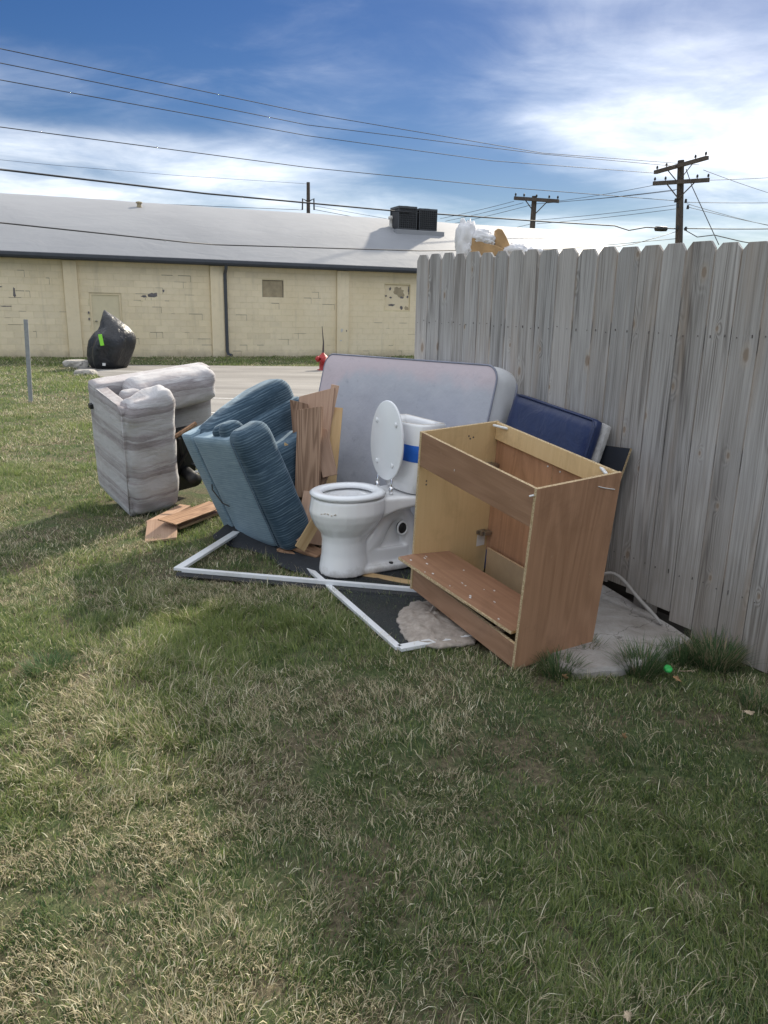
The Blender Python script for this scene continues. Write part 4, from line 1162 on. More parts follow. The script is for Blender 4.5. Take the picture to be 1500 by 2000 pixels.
# face order of box(): -x +x -y +y -z +z
def panel(name, b, mi, mats=CH3, parent=va, bev=0.0012, **kw):
    bm = new(); box(bm, *b, mi=mi); return obj(name, bm, mats, parent, bevel=bev, **kw)
panel('side_panel', (0, T_, 0, D_, 0, VH), (0, 1, 2, 2, 2, 2))
panel('side_panel', (W_ - T_, W_, 0, D_, 0, VH), (1, 0, 2, 2, 2, 2))
panel('front_rail', (T_ + .001, W_ - T_ - .001, 0.001, T_ + .001, VH - .178, VH - .0015), (2, 2, 0, 1, 2, 2), CHX)
panel('back_rail', (T_ + .001, W_ - T_ - .001, D_ - T_ - .006, D_ - .006, VH - .095, VH - .0015), (2, 2, 1, 0, 2, 2), CHX)
panel('back_panel', (T_ + .001, W_ * 0.52, D_ - .005, D_ - .001, .14, VH - .05), (2, 2, 0, 0, 2, 2))
panel('back_panel', (W_ * 0.522, W_ - T_ - .001, D_ - .0052, D_ - .0012, .14, VH - .05), (2, 2, 0, 0, 2, 2))
panel('toe_kick', (T_ + .001, W_ - T_ - .001, 0.004, T_ + .004, 0.004, .128), (2, 2, 0, 0, 2, 2), CHX)
# bottom shelf: torn loose, its left end pushed out over the toe kick
sh = panel('shelf', (-.40, .40, -.17, .17, -T_ / 2, T_ / 2), (2, 2, 2, 2, 0, 0), CHX, loc=(.398, .118, .172), rot=(rad(-7.0), rad(3.5), rad(8.0)))
bm = new(); tube(bm, [(.10, -.171, .004), (.28, -.171, .004)], .004, 6); obj('splinter', bm, MT['chip'], sh)
rr = random.Random(9)
for k in range(16):
    bm = new(); x, y = rr.uniform(-.36, .38), rr.uniform(-.16, .12); box(bm, x, x + rr.uniform(.003, .016), y, y + rr.uniform(.002, .008), T_ / 2 + .0002, T_ / 2 + .003); obj('paint_fleck', bm, MT['whiteplastic'], sh)
VMI = (Matrix.Translation(Vector((0.149, 3.931, 0.122))) @ Euler((rad(3.05), rad(7.5), rad(-58.1))).to_matrix().to_4x4()).inverted()
def vpx(px, py, axis, val):
    """photo pixel -> point of the plane local[axis] = val of the cabinet, in its local frame"""
    o_ = VMI @ EYE; d_ = VMI.to_3x3() @ ray(px, py); return o_ + d_ * ((val - o_[axis]) / d_[axis])
for px, py in ((963, 905), (947, 1036)):
    q = vpx(px, py, 0, T_); yy, zz = min(q.y, D_ - .085), q.z
    hg = new(); box(hg, T_, T_ + .012, yy, yy + .055, zz - .006, zz + .012); box(hg, T_ + .012, T_ + .035, yy + .01, yy + .03, zz - .012, zz + .018); box(hg, T_ + .014, T_ + .045, yy + .028, yy + .075, zz - .010, zz + .010)
    obj('hinge', hg, MT['metal'], va, bevel=0.001)
for px, py, rz_ in ((968, 829, 20), (1188, 918, -30)):
    q = vpx(px, py, 1, D_ - T_ - .02)
    bm = new(); puff(bm, (-.045, .045, -.008, .008, -.008, .004), .004, seg=3, amp=0.001); obj('corner_brace', bm, MT['whiteplastic'], va, True, loc=(max(.07, min(W_ - .075, q.x)), q.y, min(q.z, VH - .01)), rot=(0, 0, rad(rz_)))
bm = new(); tube(bm, [(W_ + .002, D_ * .72, VH - .045), (W_ + .003, D_ * .80, VH - .058), (W_ + .004, D_ * .93, VH - .075)], .0022, 6); obj('string', bm, MT['whiteplastic'], va)
bm = new(); tube(bm, [(W_ - .012, -.002, VH - .03), (W_ - .02, -.02, VH - .035)], .004, 6); obj('staple', bm, MT['whiteplastic'], va)
bm = new(); box(bm, W_ * .35, W_ * .353, -.0002, .002, VH - .11, VH - .10); obj('staple', bm, MT['whiteplastic'], va)
for sx, sy, sz in ((.02, .12, .80), (.02, .14, .807), (.02, .30, .83), (.02, .33, .82), (.02, .31, .815), (.02, .05, .62), (.02, .05, .60)):
    bm = new(); cyl(bm, (T_ - .002, sy, sz), (T_ + .001, sy, sz), .005, seg=8); obj('screw_hole', bm, MT['nail'], va)
for sx in (.48, .58):
    bm = new(); cyl(bm, (W_ * sx, D_ - .008, VH - .12), (W_ * sx, D_ - .006, VH - .12), .005, seg=8); obj('screw', bm, MT['whiteplastic'], va)
bm = new(); box(bm, T_ + .0005, T_ + .002, D_ - .075, D_ - .02, .17, .24); obj('paper_label', bm, MT['whiteplastic'], va)
# chipboard scrap standing inside and the block that props the raised end
VM = Matrix.Translation(Vector((0.149, 3.931, 0.122))) @ Euler((rad(3.05), rad(7.5), rad(-58.1))).to_matrix().to_4x4()
def vloc(x, y, z): return VM @ Vector((x, y, z))
bm = new()
P = [VM @ vpx(*p, 1, D_ - .04) for p in ((946, 1150), (1012, 1215), (1028, 1112), (953, 1069))]
for p in (P[0], P[1]): p.z = max(0.05, p.z)
nn = (P[1] - P[0]).cross(P[3] - P[0]).normalized() * 0.006
rings(bm, [[p - nn for p in P], [p + nn for p in P]])
tag(obj('hardboard_scrap', bm, MT['chipface'], bevel=0.001), 'tan hardboard offcut standing inside the vanity cabinet', 'board')
pr = vloc(.06, .30, 0)
bm = new(); box(bm, -.07, .07, -.12, .12, 0, pr.z - zg(pr.x, pr.y) - 0.012)
o = obj('wood_block', bm, MT['pine'], loc=(pr.x, pr.y, 0.0), rot=(0, 0, rad(-50)), bevel=0.003)
tag(o, 'pine block propping up the raised end of the vanity cabinet', 'wood block')

# ------------------------------------------------------------------ navy crib mattress and black panel against the fence
def fence_pt(px, py, off):
    return onplane(px, py, FA - FN * off, FN)
def lean_frame(off0, off1, h, roll=0.0):
    """a plane leaning on the fence: off0 from it at the ground, off1 at height h; returns origin and axes"""
    p0 = FA - FN * off0; ez = (Vector((0, 0, h)) + FN * (off0 - off1)).normalized(); ex = -FD; ey = ez.cross(ex)
    return p0, ex, ey, ez
p0, ex, ey, ez = lean_frame(0.36, 0.15, 1.0)
tl = onplane(1003, 765, p0, ey) - p0; tr = onplane(1166, 820, p0, ey) - p0
xl, zl, xr, zr = tl.dot(ex), tl.dot(ez), tr.dot(ex), tr.dot(ez)
roll_ = math.atan2(zr - zl, xr - xl)
exr = ex * math.cos(roll_) + ez * math.sin(roll_); ezr = ez * math.cos(roll_) - ex * math.sin(roll_)
wdt = math.hypot(xr - xl, zr - zl); topc = p0 + (tl + tr) / 2
hgt_ = (topc.z - 0.0) / ezr.z - 0.02; lean = 0.0
nv = thing('crib_mattress', 'navy vinyl pad with a pale back leaning on the fence behind the vanity cabinet', 'mattress')
Mn = Matrix((exr, ey, ezr)).transposed().to_4x4(); Mn.translation = topc - ezr * hgt_
nv.matrix_world = Mn
print('pad', wdt, hgt_, roll_)
soft('pad', (-wdt / 2, wdt / 2, 0.0, 0.075, 0.03, hgt_ / math.cos(lean)), 0.03, MT['vinyl'], nv, seg=12, amp=0.005, freq=5, seed=21)
soft('back_layer', (-wdt / 2 + 0.01, wdt / 2 + 0.02, 0.072, 0.115, 0.05, hgt_ / math.cos(lean) - 0.015), 0.015, MT['cushionback'], nv, seg=10, amp=0.006, seed=22)
bm = new(); hz = hgt_ / math.cos(lean) - 0.012
tube(bm, [(-wdt / 2 + 0.03, 0.004, hz + .004), (0, 0.0, hz + .006), (wdt / 2 - 0.03, 0.004, hz + .004), (wdt / 2 - .004, 0.004, hz - 0.03), (wdt / 2 - .002, 0.004, 0.2)], 0.005, 6); obj('piping', bm, MT['vinyl'], nv, True)
# black laminate panel
p0, ex, ey, ez = lean_frame(0.16, 0.03, 0.95)
c1 = [onplane(*p, p0, ey) - p0 for p in ((1120, 862), (1233, 876), (1212, 935))]
c1 = [(q.dot(ex), q.dot(ez)) for q in c1]
sl = (c1[2][0] - c1[1][0]) / (c1[2][1] - c1[1][1]); zb_ = 0.05 / ez.z
def bp(x, z): return p0 + ex * x + ez * z
P = [bp(c1[1][0] + sl * (zb_ - c1[1][1]), zb_), bp(c1[0][0] + sl * (zb_ - c1[0][1]), zb_), bp(*c1[0]), bp(*c1[1])]
print('panel', c1, P)
nn = ey * 0.008
bm = new()
rings(bm, [[p - nn for p in P], [p + nn for p in P]])
for f in bm.faces: f.material_index = 1
bm.faces.ensure_lookup_table()
for f in bm.faces:
    if f.calc_area() > 0.05: f.material_index = 0
tag(obj('black_panel', bm, [MT['blackboard'], MT['chip']]), 'black laminate panel with a raw chipboard edge leaning on the fence', 'board')

# ------------------------------------------------------------------ loose boards
def plank(label, a, ya, b, yb, wpx_m, th, mat, facing=(0, -1, 0.15), name='board', skew=0.0, za=None, zb=None, roll=0.0):
    """a, b: photo pixels of the two ends; ya, yb: their distances (or None: on the ground at height za/zb)"""
    p0 = gnd(*a, dz=za) if ya is None else atY(*a, ya)
    p1 = gnd(*b, dz=zb) if yb is None else atY(*b, yb)
    M_ = frame_from(p0, p1, facing) @ Matrix.Rotation(rad(roll), 4, 'Z'); ln_ = (p1 - p0).length
    bm = new(); vs = box(bm, -wpx_m / 2, wpx_m / 2, -th / 2, th / 2, 0, ln_)
    for v in vs:
        if v.co.z > ln_ / 2: v.co.z += skew * v.co.x / wpx_m
    o = obj(name, bm, mat, bevel=0.002)
    o.matrix_world = M_
    return tag(o, label, 'board', 'loose boards in the pile')
plank('wide rough brown board standing in front of the other boards', (600, 972), 4.93, (606, 797), 5.02, 0.165, 0.036, MT['rough'], skew=0.03, facing=(-0.25, -1, 0.1), name='plank')
plank('pinkish wide plank standing behind the rough brown board', (596, 1012), 5.10, (619, 766), 5.30, 0.235, 0.019, MT['laminate'], skew=0.085, name='plank')
plank('narrow pinkish strip leaning beside the pinkish wide plank', (602, 1010), 5.15, (655, 752), 5.33, 0.055, 0.019, MT['laminate'], name='plank')
plank('pale yellow pine board leaning on the mattress', (634, 1030), 5.02, (655, 796), 5.34, 0.105, 0.019, MT['pine'], name='plank')
plank('short tan board wedged beside the pale yellow board', (645, 930), 4.95, (624, 835), 5.06, 0.10, 0.018, MT['laminate'], skew=-0.05, name='plank')
plank('short tan offcut poking out behind the blue armrest', (552, 925), 4.98, (567, 872), 5.02, 0.085, 0.03, MT['pine'], skew=-0.03, name='plank', roll=20)
plank('brown board leaning low behind the blue armrest', (590, 1050), 4.92, (566, 910), 5.06, 0.11, 0.019, MT['oak'], name='plank')
plank('tan panel leaning at the foot of the boards beside the toilet bowl', (606, 1062), 4.72, (622, 962), 4.93, 0.20, 0.018, MT['laminate'], skew=0.02, name='plank', roll=12)
plank('brown flooring plank lying flat beside the toilet base', (560, 1080), None, (645, 1040), None, 0.16, 0.018, MT['oak'], facing=(0, -0.15, 1), za=0.05, zb=0.06, name='plank')
plank('dark rough board slanting across the gap beside the tan panel', (572, 1068), 4.86, (640, 905), 5.02, 0.075, 0.02, MT['rough'], name='plank', roll=-15)
plank('pale offcut leaning low against the toilet bowl', (585, 1072), 4.62, (628, 1000), 4.72, 0.07, 0.02, MT['pine'], name='plank', roll=18)
plank('short oak offcut lying crosswise at the foot of the boards', (570, 1062), None, (628, 1084), None, 0.10, 0.018, MT['oak'], facing=(0, -0.3, 1), za=0.085, zb=0.07, name='plank')
plank('grey brown plank fanned out behind the rough brown board', (604, 1010), 5.06, (584, 785), 5.24, 0.12, 0.019, MT['rough'], skew=-0.04, name='plank')
plank('small brown stick tucked behind the tan panel', (598, 1030), 4.85, (614, 985), 4.98, 0.06, 0.02, MT['rough'], name='plank')
plank('short lumber end lying on edge beside the toilet base', (620, 1075), None, (652, 1068), None, 0.07, 0.085, MT['pine'], facing=(0, -0.3, 1), za=0.045, zb=0.05, name='plank')
plank('thin pine strip lying under the toilet', (700, 1121), None, (812, 1141), None, 0.05, 0.018, MT['pine'], facing=(0, -0.2, 1), za=0.02, zb=0.02, name='plank')
plank('pinkish plank end lying on the grass beside the striped recliner', (314, 1056), None, (318, 1014), None, 0.215, 0.018, MT['laminate'], facing=(0, -0.6, 1), za=0.012, zb=0.075, name='plank')
plank('thin brown panel resting across the pinkish plank end', (326, 1020), None, (425, 984), None, 0.155, 0.010, MT['oak'], facing=(0, -0.35, 1), za=0.105, zb=0.085, name='plank')
plank('brown plank under the thin brown panel by the striped recliner', (335, 1028), None, (430, 992), None, 0.15, 0.018, MT['laminate'], facing=(0, -0.2, 1), za=0.045, zb=0.035, name='plank')
plank('slanting pinkish plank beneath the striped recliner armrest', (296, 1022), None, (362, 988), None, 0.09, 0.018, MT['laminate'], facing=(0, -0.3, 1), za=0.05, zb=0.045, name='plank')

# ------------------------------------------------------------------ screen doors lying on the grass
def bar(pts, wd, th, parent, mat=MT['whiteframe'], name='frame_bar'):
    a, b = Vector(pts[0]), Vector(pts[1])
    M_ = frame_from(a, b, (0, 0, 1)); bm = new(); box(bm, -wd / 2, wd / 2, -th / 2, th / 2, 0, (b - a).length, M=M_)
    return obj(name, bm, mat, parent, bevel=0.002)
zA = 0.05
cA = gnd(347, 1112, zA); a1 = gnd(462, 1040, zA); a2 = gnd(1016, 1169, zA)
sA = thing('screen_door', 'white framed screen door with its mesh torn out lying on the grass', 'screen door')
far = a1 + (a2 - cA)
bar((cA, a1), 0.055, 0.018, sA); bar((cA + (a2 - cA).normalized() * 0.03, a2), 0.028, 0.024, sA)
bar((a2, a2 + (a1 - cA) * 0.6), 0.05, 0.018, sA)
bm = new(); tube(bm, [cA + Vector((0.0, -0.012, -0.03)), a2 + Vector((0, -0.012, -0.03))], 0.020, 6); obj('black_channel', bm, MT['black'], sA)
# the torn mesh, bunched into a ridge
bm = new(); rs_ = []
ridge = [(452, 1042), (480, 1052), (515, 1066), (550, 1078), (585, 1090), (615, 1105), (645, 1122), (690, 1130)]
rp = [gnd(*p) for p in ridge]
for i, p in enumerate(rp):
    t_ = (rp[min(i + 1, len(rp) - 1)] - rp[max(i - 1, 0)]).normalized(); nn = Vector((-t_.y, t_.x, 0))
    wv = 0.17 + 0.05 * math.sin(i * 1.7); hv = 0.055 + 0.02 * math.sin(i * 2.3 + 1)
    ring = []
    for k in range(13):
        u = -1 + 2 * k / 12
        ring.append(p + nn * (u * wv) + Vector((0, 0, 0.012 + hv * max(0, 1 - abs(u) ** 1.4) + 0.02 * (float(vnoise(i * 1.7 + 3, k * 0.8)) - 0.5))))
    rs_.append(ring)
rings(bm, rs_, closed=False)
o = obj('torn_mesh', bm, MT['mesh'], sA, True)
o.modifiers.new('s', 'SUBSURF').render_levels = 2
zB = 0.030
cB = gnd(779, 1266, zB); b1_ = gnd(592, 1101, zB)
ax = (b1_ - cB); Lb = ax.length; ax.normalize(); ay = Vector((-ax.y, ax.x, 0)) * -1
sB = thing('screen_door', 'white framed screen door with dark mesh lying partly under the vanity cabinet', 'screen door')
bar((cB, cB + ax * (Lb + 0.35)), 0.034, 0.018, sB)
bar((cB + ay * 0.0 - ax * 0.002, cB + ay * 0.80), 0.05, 0.018, sB)
bm = new(); nu, nv_ = 14, 10; g_ = []
for i in range(nu + 1):
    g_.append([cB + ax * (0.03 + (Lb + 0.25) * i / nu) + ay * (0.018 + 0.78 * j / nv_) + Vector((0, 0, -0.006 + 0.014 * (float(vnoise(i * 0.9, j * 0.9)) - 0.5))) for j in range(nv_ + 1)])
rings(bm, g_, closed=False); obj('mesh', bm, MT['screen'], sB, True)
# grey felt scrap
bm = new()
out0 = [(782, 1196), (800, 1178), (835, 1172), (858, 1166), (862, 1180), (885, 1195), (915, 1215), (935, 1240), (925, 1258), (880, 1262), (840, 1262), (800, 1255), (784, 1235), (776, 1215)]
out = []
rj = random.Random(4)
for i in range(len(out0)):
    for f in (0, .25, .5, .75):
        a_, b_ = out0[i], out0[(i + 1) % len(out0)]
        out.append((a_[0] + (b_[0] - a_[0]) * f + rj.uniform(-3.5, 3.5), a_[1] + (b_[1] - a_[1]) * f + rj.uniform(-2.5, 2.5)))
fp = [gnd(*p, dz=0.03) for p in out]; cc = sum(fp, Vector()) / len(fp)
def fr(k):
    res = []
    for i, p in enumerate(fp):
        q = cc + (p - cc) * k
        hh_ = 0.004 + 0.032 * (1 - k) ** 0.8 * (0.55 + 0.9 * float(fbm(q.x * 11 + 30, q.y * 11 + 30, 3))) + 0.022 * (float(fbm(q.x * 45 + 5, q.y * 38 + 5, 2)) - 0.5) * min(1, (1.02 - k) * 8)
        res.append(Vector((q.x, q.y, 0.028 + hh_)))
    return res
rings(bm, [[p + Vector((0, 0, -0.012)) for p in fr(1.0)]] + [fr(k) for k in (1.0, .95, .9, .84, .78, .71, .64, .57, .5, .43, .36, .29, .22, .15, .08, .03)])
tag(obj('felt_scrap', bm, MT['felt'], smooth=True), 'torn grey felt scrap lying under the vanity cabinet front', 'scrap')
bm = new(); q = [gnd(838, 1196, .05), gnd(846, 1182, .09), gnd(859, 1166, .13), gnd(852, 1190, .06)]
rings(bm, [[p for p in q], [p + Vector((0.004, -0.006, 0.0)) for p in q]])
tag(obj('felt_strip', bm, MT['felt']), 'small pointed felt strip standing against the toe kick', 'scrap')

# cable along the slab
cpts = [fence_pt(*p_, o_) for p_, o_ in (((1172, 1124), .10), ((1188, 1118), .08), ((1203, 1121), .07), ((1218, 1133), .06), ((1234, 1153), .05), ((1252, 1175), .045), ((1278, 1201), .06))]
print('cable', cpts)
cpts.append(Vector((cpts[-1].x + 0.03, cpts[-1].y - 0.05, 0.05)))
bm = new(); tube(bm, cpts, 0.011, 8); o = obj('cable', bm, MT['cable'], smooth=True); o.modifiers.new('s', 'SUBSURF').render_levels = 2
tag(o, 'dirty grey cable curving over the concrete slab edge', 'cable')

# ------------------------------------------------------------------ behind the fence: torn furniture with stuffing
YF = 6.6
fb = atY(955, 500, YF); fb.z = 0
ff = thing('torn_furniture', 'broken tan furniture frame with white stuffing sticking up behind the fence', 'furniture', fb)
def ff_(px, py): return atY(px, py, YF) - fb
def fpoly(pix, th, mat, name, y0=0.0):
    bm = new(); p = [ff_(*q) for q in pix]
    rings(bm, [[v + Vector((0, y0, 0)) for v in p], [v + Vector((0, y0 + th, 0)) for v in p]])
    return obj(name, bm, mat, ff, bevel=0.006)
fpoly([(968, 500), (966, 462), (967, 450), (973, 446), (981, 448), (989, 462), (1000, 488), (1003, 500)], 0.05, MT['foam'], 'frame_end')
fpoly([(917, 500), (919, 466), (925, 465), (945, 476), (966, 480), (980, 486), (985, 500)], 0.04, MT['foam'], 'frame_side', -0.06)
bm = new(); box(bm, -0.05, 0.05, 0.0, 0.06, 0, ff_(960, 500).z + 0.02); box(bm, -0.25, 0.22, 0.0, 0.05, 0.0, 0.6); obj('frame_post', bm, MT['foam'], ff)
def fluff(pix, r, seed):
    bm = new(); c_ = ff_(*pix)
    t_ = bmesh.new(); bmesh.ops.create_icosphere(t_, subdivisions=4, radius=1.0)
    for v in t_.verts:
        n_ = v.co.copy(); k = float(fbm(n_.x * 3 + seed + 20, n_.z * 3 + n_.y * 2 + 20, 3)); k2 = float(fbm(n_.x * 9 + seed + 20, n_.z * 9 + n_.y * 7 + 20, 2))
        v.co = Vector((n_.x * r[0], n_.y * 0.08, n_.z * r[1])) * (0.55 + 0.75 * k + 0.3 * k2) + c_ + Vector((0, 0.03, 0))
    me = bpy.data.meshes.new('t'); t_.to_mesh(me); t_.free(); bm.from_mesh(me)
    obj('stuffing', bm, MT['stuffing'], ff, True)
fluff((911, 473), (0.075, 0.17), 1); fluff((933, 466), (0.13, 0.065), 3); fluff((950, 474), (0.06, 0.05), 5); fluff((1008, 492), (0.10, 0.07), 7); fluff((1040, 494), (0.10, 0.04), 9); fluff((915, 490), (0.07, 0.08), 11)

# ------------------------------------------------------------------ things on the lawn and lot
# sign post
p = gnd(60, 786); q = atY(50, 624, p.y)
bm = new(); Mp = frame_from(p - (q - p).normalized() * 0.2, q, (0.3, -1, 0)); L = (q - p).length + 0.2
box(bm, -0.032, 0.032, -0.004, 0.004, 0, L); box(bm, -0.032, -0.026, 0.0042, 0.03, 0, L); box(bm, 0.026, 0.032, 0.0042, 0.03, 0, L)
o = obj('steel_post', bm, MT['galv'], bevel=0.001); o.matrix_world = Mp
tag(o, 'bare grey steel channel post standing in the lawn', 'post')
# hydrant
p = gnd(631, 723); k = 1.0
hy = thing('fire_hydrant', 'red fire hydrant with a tall marker rod beside the parking lot', 'hydrant', (p.x, p.y, p.z - 0.02), (0, 0, rad(20)))
sc = (p - EYE).length / FPX
hh = 33 * sc
bm = new(); lathe(bm, [(.17, 0), (.17, .04), (.11, .05), (.105, hh * .55), (.15, hh * .56), (.15, hh * .62), (.11, hh * .63), (.12, hh * .72)], 20); obj('barrel', bm, MT['red'], hy, True)
bm = new(); lathe(bm, [(.16, hh * .72), (.16, hh * .76), (.13, hh * .80), (.10, hh * .90), (.05, hh * .96), (.04, hh * 1.02), (.02, hh * 1.04)], 20); obj('bonnet', bm, MT['red'], hy, True)
for sx in (-1, 1):
    bm = new(); lathe(bm, [(.06, 0), (.06, .12), (.085, .13), (.085, .19), (.03, .20), (.03, .23)], 14, Matrix.Translation((0, 0, hh * .68)) @ Matrix.Rotation(rad(90 * sx), 4, 'Y')); obj('hose_outlet', bm, MT['red'], hy, True)
bm = new(); lathe(bm, [(.08, 0), (.08, .12), (.11, .13), (.11, .20), (.035, .21), (.035, .25)], 14, Matrix.Translation((0, 0, hh * .60)) @ Matrix.Rotation(rad(90), 4, 'X')); obj('pumper_outlet', bm, MT['red'], hy, True)
bm = new(); tube(bm, [(0, 0, hh), (0.01, 0, hh + 20 * sc), (-0.03, 0, hh + 50 * sc)], [.03, .02, .008], 6); obj('marker_rod', bm, MT['rod'], hy)
# covered motorcycle
p = gnd(199, 721); sc = (p - EYE).length / FPX
mo = thing('covered_motorcycle', 'motorcycle under a black cover with a lime tag by the warehouse door', 'motorcycle', p)
prof = [  # photo y, left x, right x, depth half-size
    (722, 168, 231, .60), (712, 161, 238, .64), (698, 159, 244, .68), (684, 161, 250, .70), (672, 165, 253, .68), (664, 171, 252, .62), (658, 176, 250, .56), (653, 183, 247, .50), (646, 186, 241, .42), (639, 188, 231, .34), (631, 191, 219, .24), (625, 193, 209, .15), (620, 195, 201, .06), (618, 196, 198, .02)]
bm = new(); rs_ = []; rm_ = random.Random(12)
NF = 44
for j, (yy, xl, xr, dp) in enumerate(prof):
    z = (721 - yy) * sc; cx = ((xl + xr) / 2 - 198) * sc; hw = (xr - xl) / 2 * sc * 0.90; ring = []
    for k in range(NF):
        a = 2 * math.pi * k / NF; c, s_ = math.cos(a), math.sin(a)
        f1 = 1 - abs(((a * 7 / (2 * math.pi)) + 0.10 * math.sin(j * 0.7)) % 1 - 0.5) * 2      # a few sharp hanging pleats
        f2 = float(fbm(math.cos(a) * 3 + 20, math.sin(a) * 3 + j * 0.35 + 20, 3)) - 0.5
        fold = 1.03 - 0.15 * f1 * (1 - j / 14) + 0.22 * f2 * (1 if j < 10 else 0.3)
        ring.append(Vector((cx + hw * c * fold, 0.55 + dp * s_ * fold, z)))
    rs_.append(ring)
rings(bm, rs_)
o = obj('cover', bm, MT['cover'], mo, True)
bm = new(); M_ = Matrix.Translation(((205 - 199) * sc, -0.14, (721 - 669) * sc)) @ Matrix.Rotation(rad(-8), 4, 'Y')
box(bm, -.045, .045, -0.03, 0.02, -.15, .15, M=M_); obj('tag', bm, MT['lime'], mo, bevel=0.004)
bm = new(); box(bm, 0.06, 0.13, -0.10, -0.04, .10, .17); obj('buckle', bm, MT['whiteplastic'], mo)
# rocks
def rockthing(px, py, w_, h_, seed, label):
    p = gnd(px, py); t_ = bmesh.new(); bmesh.ops.create_icosphere(t_, subdivisions=3, radius=1.0)
    for v in t_.verts:
        n_ = v.co.copy(); k = 0.7 + 0.6 * float(fbm(n_.x * 1.6 + seed + 9, n_.y * 1.6 + n_.z + seed + 9, 3))
        m = max(abs(n_.x), abs(n_.y), abs(n_.z)); n_ = n_.lerp(n_ / m * 0.8, 0.5)
        v.co = Vector((n_.x * w_, n_.y * w_ * 0.6, n_.z * h_)) * k
    o = obj('rock', t_, MT['rock'], loc=(p.x, p.y, p.z + h_ * 0.35), rot=(0, 0, seed))
    tag(o, label, 'rock', 'rocks by the covered motorcycle')
rockthing(148, 717, .40, .17, 2.9, 'larger grey rock beside the covered motorcycle')
rockthing(166, 733, .30, .12, 3.3, 'smaller tan rock at the edge of the parking lot')

# leaves and litter
def leaf(px, py, size, rz_, mat, label, tilt=0.3, dz=0.045):
    p = gnd(px, py, dz); pts = []
    n = 26
    for k in range(n):
        a = 2 * math.pi * k / n
        r_ = size * (0.55 + 0.42 * abs(math.cos(a * 3.5)) ** 0.8) * (1.0 if abs(math.sin(a)) < 0.6 else 0.7)
        pts.append((r_ * math.cos(a), r_ * 0.75 * math.sin(a)))
    bm = new(); c_ = bm.verts.new((0, 0, 0.004)); vs = [bm.verts.new((x, y, 0.25 * y * y / size + 0.2 * abs(x) ** 2 / size)) for x, y in pts]
    for k in range(n): bm.faces.new((c_, vs[k], vs[(k + 1) % n]))
    r_ = bmesh.ops.extrude_face_region(bm, geom=bm.faces[:])
    for v in r_['geom']:
        if isinstance(v, bmesh.types.BMVert): v.co.z -= 0.0006
    lf = thing('fallen_leaf', label, 'leaf', p, (tilt, tilt * 0.6, rz_), 'dry leaves on the grass')
    obj('blade', bm, mat, lf, True)
    bm = new(); tube(bm, [(-size * 0.5, 0, 0.004), (-size * 0.9, 0.003, 0.0), (-size * 1.3, 0.008, 0.006)], 0.0012, 5); obj('stem', bm, mat, lf)
leaf(1322, 1327, .045, 1.2, MT['leaf'], 'tan oak leaf lying beside the green cap', 0.4)
leaf(1340, 1312, .032, 2.6, MT['leaf2'], 'pale curled leaf touching the tan oak leaf', 0.5)
leaf(1102, 1322, .030, 1.7, MT['leaf'], 'brown leaf at the near corner of the vanity cabinet', 0.9)
leaf(1218, 1438, .026, 1.5, MT['leaf'], 'reddish brown leaf standing in the straw patch', 1.1)
leaf(1463, 1392, .030, 0.4, MT['leaf2'], 'pale leaf in the grass below the fence boards', 0.3)
leaf(1225, 1985, .024, 0.9, MT['leaf2'], 'curled pale leaf in the open grass far from the fence', 0.7)
leaf(627, 1703, .016, 2.2, MT['leaf2'], 'tiny rolled pale leaf in the middle of the lawn', 0.8)
p = gnd(1303, 1308, .045)
bm = new(); lathe(bm, [(.017, 0), (.019, .004), (.019, .014), (.014, .018), (.004, .019)], 18)
o = obj('bottle_cap', bm, MT['green'], smooth=True, loc=p, rot=(rad(35), rad(10), 0))
tag(o, 'bright green plastic cap lying by the grass clumps', 'bottle cap')

# ================================================================== GRASS
def inside(poly, X, Y):
    c = np.zeros(X.shape, bool); n = len(poly)
    for i in range(n):
        x0, y0 = poly[i]; x1, y1 = poly[(i + 1) % n]
        cond = ((y0 > Y) != (y1 > Y)) & (X < (x1 - x0) * (Y - y0) / (y1 - y0 + 1e-12) + x0)
        c ^= cond
    return c
BL = [tuple((B0 + BD * s_ + BN * o_)[:2]) for s_, o_ in ((-4, -0.02), (26, -0.02), (26, 16), (-4, 16))]
slabpoly = [tuple(gnd(*p, dz=0.045)[:2]) for p in ((1180, 1141), (1353, 1250), (1275, 1289), (1205, 1306), (1118, 1312))] + [(0.80, 3.30), (0.72, 3.75), (0.95, 4.55)]
meshB = [tuple((cB + ax * a_ + ay * b_)[:2]) for a_, b_ in ((0.0, 0.01), (Lb + .25, 0.01), (Lb + .25, .8), (0.0, .8))]
vanpoly = [tuple(vloc(x, y, 0)[:2]) for x, y in ((-.01, -.0), (W_ + .0, -.0), (W_ + .0, D_), (-.01, D_))]
toiletpoly = []
for x, y in ((.66, -.09), (.66, .09), (.45, .13), (.02, .12), (.02, -.12), (.45, -.13)):
    ca, sa = math.cos(TYAW), math.sin(TYAW); toiletpoly.append((TPOS.x + TS * (x * ca - y * sa), TPOS.y + TS * (x * sa + y * ca)))
fencepoly = [tuple((FA + FD * s_ + FN * o_)[:2]) for s_, o_ in ((-7, -0.02), (2.9, -0.02), (2.9, 0.10), (-7, 0.10))]
EXCL = [[tuple((FA + FD * s_ + FN * o_)[:2]) for s_, o_ in ((0.1, 0.0), (3.2, 0.0), (3.2, 0.9), (0.1, 0.9))], LOT, BL, slabpoly, vanpoly, toiletpoly, fencepoly,
        [(-2.3, 6.05), (-1.9, 5.66), (-1.6, 5.95), (-1.2, 6.5), (-1.5, 7.0), (-2.0, 6.5)]]

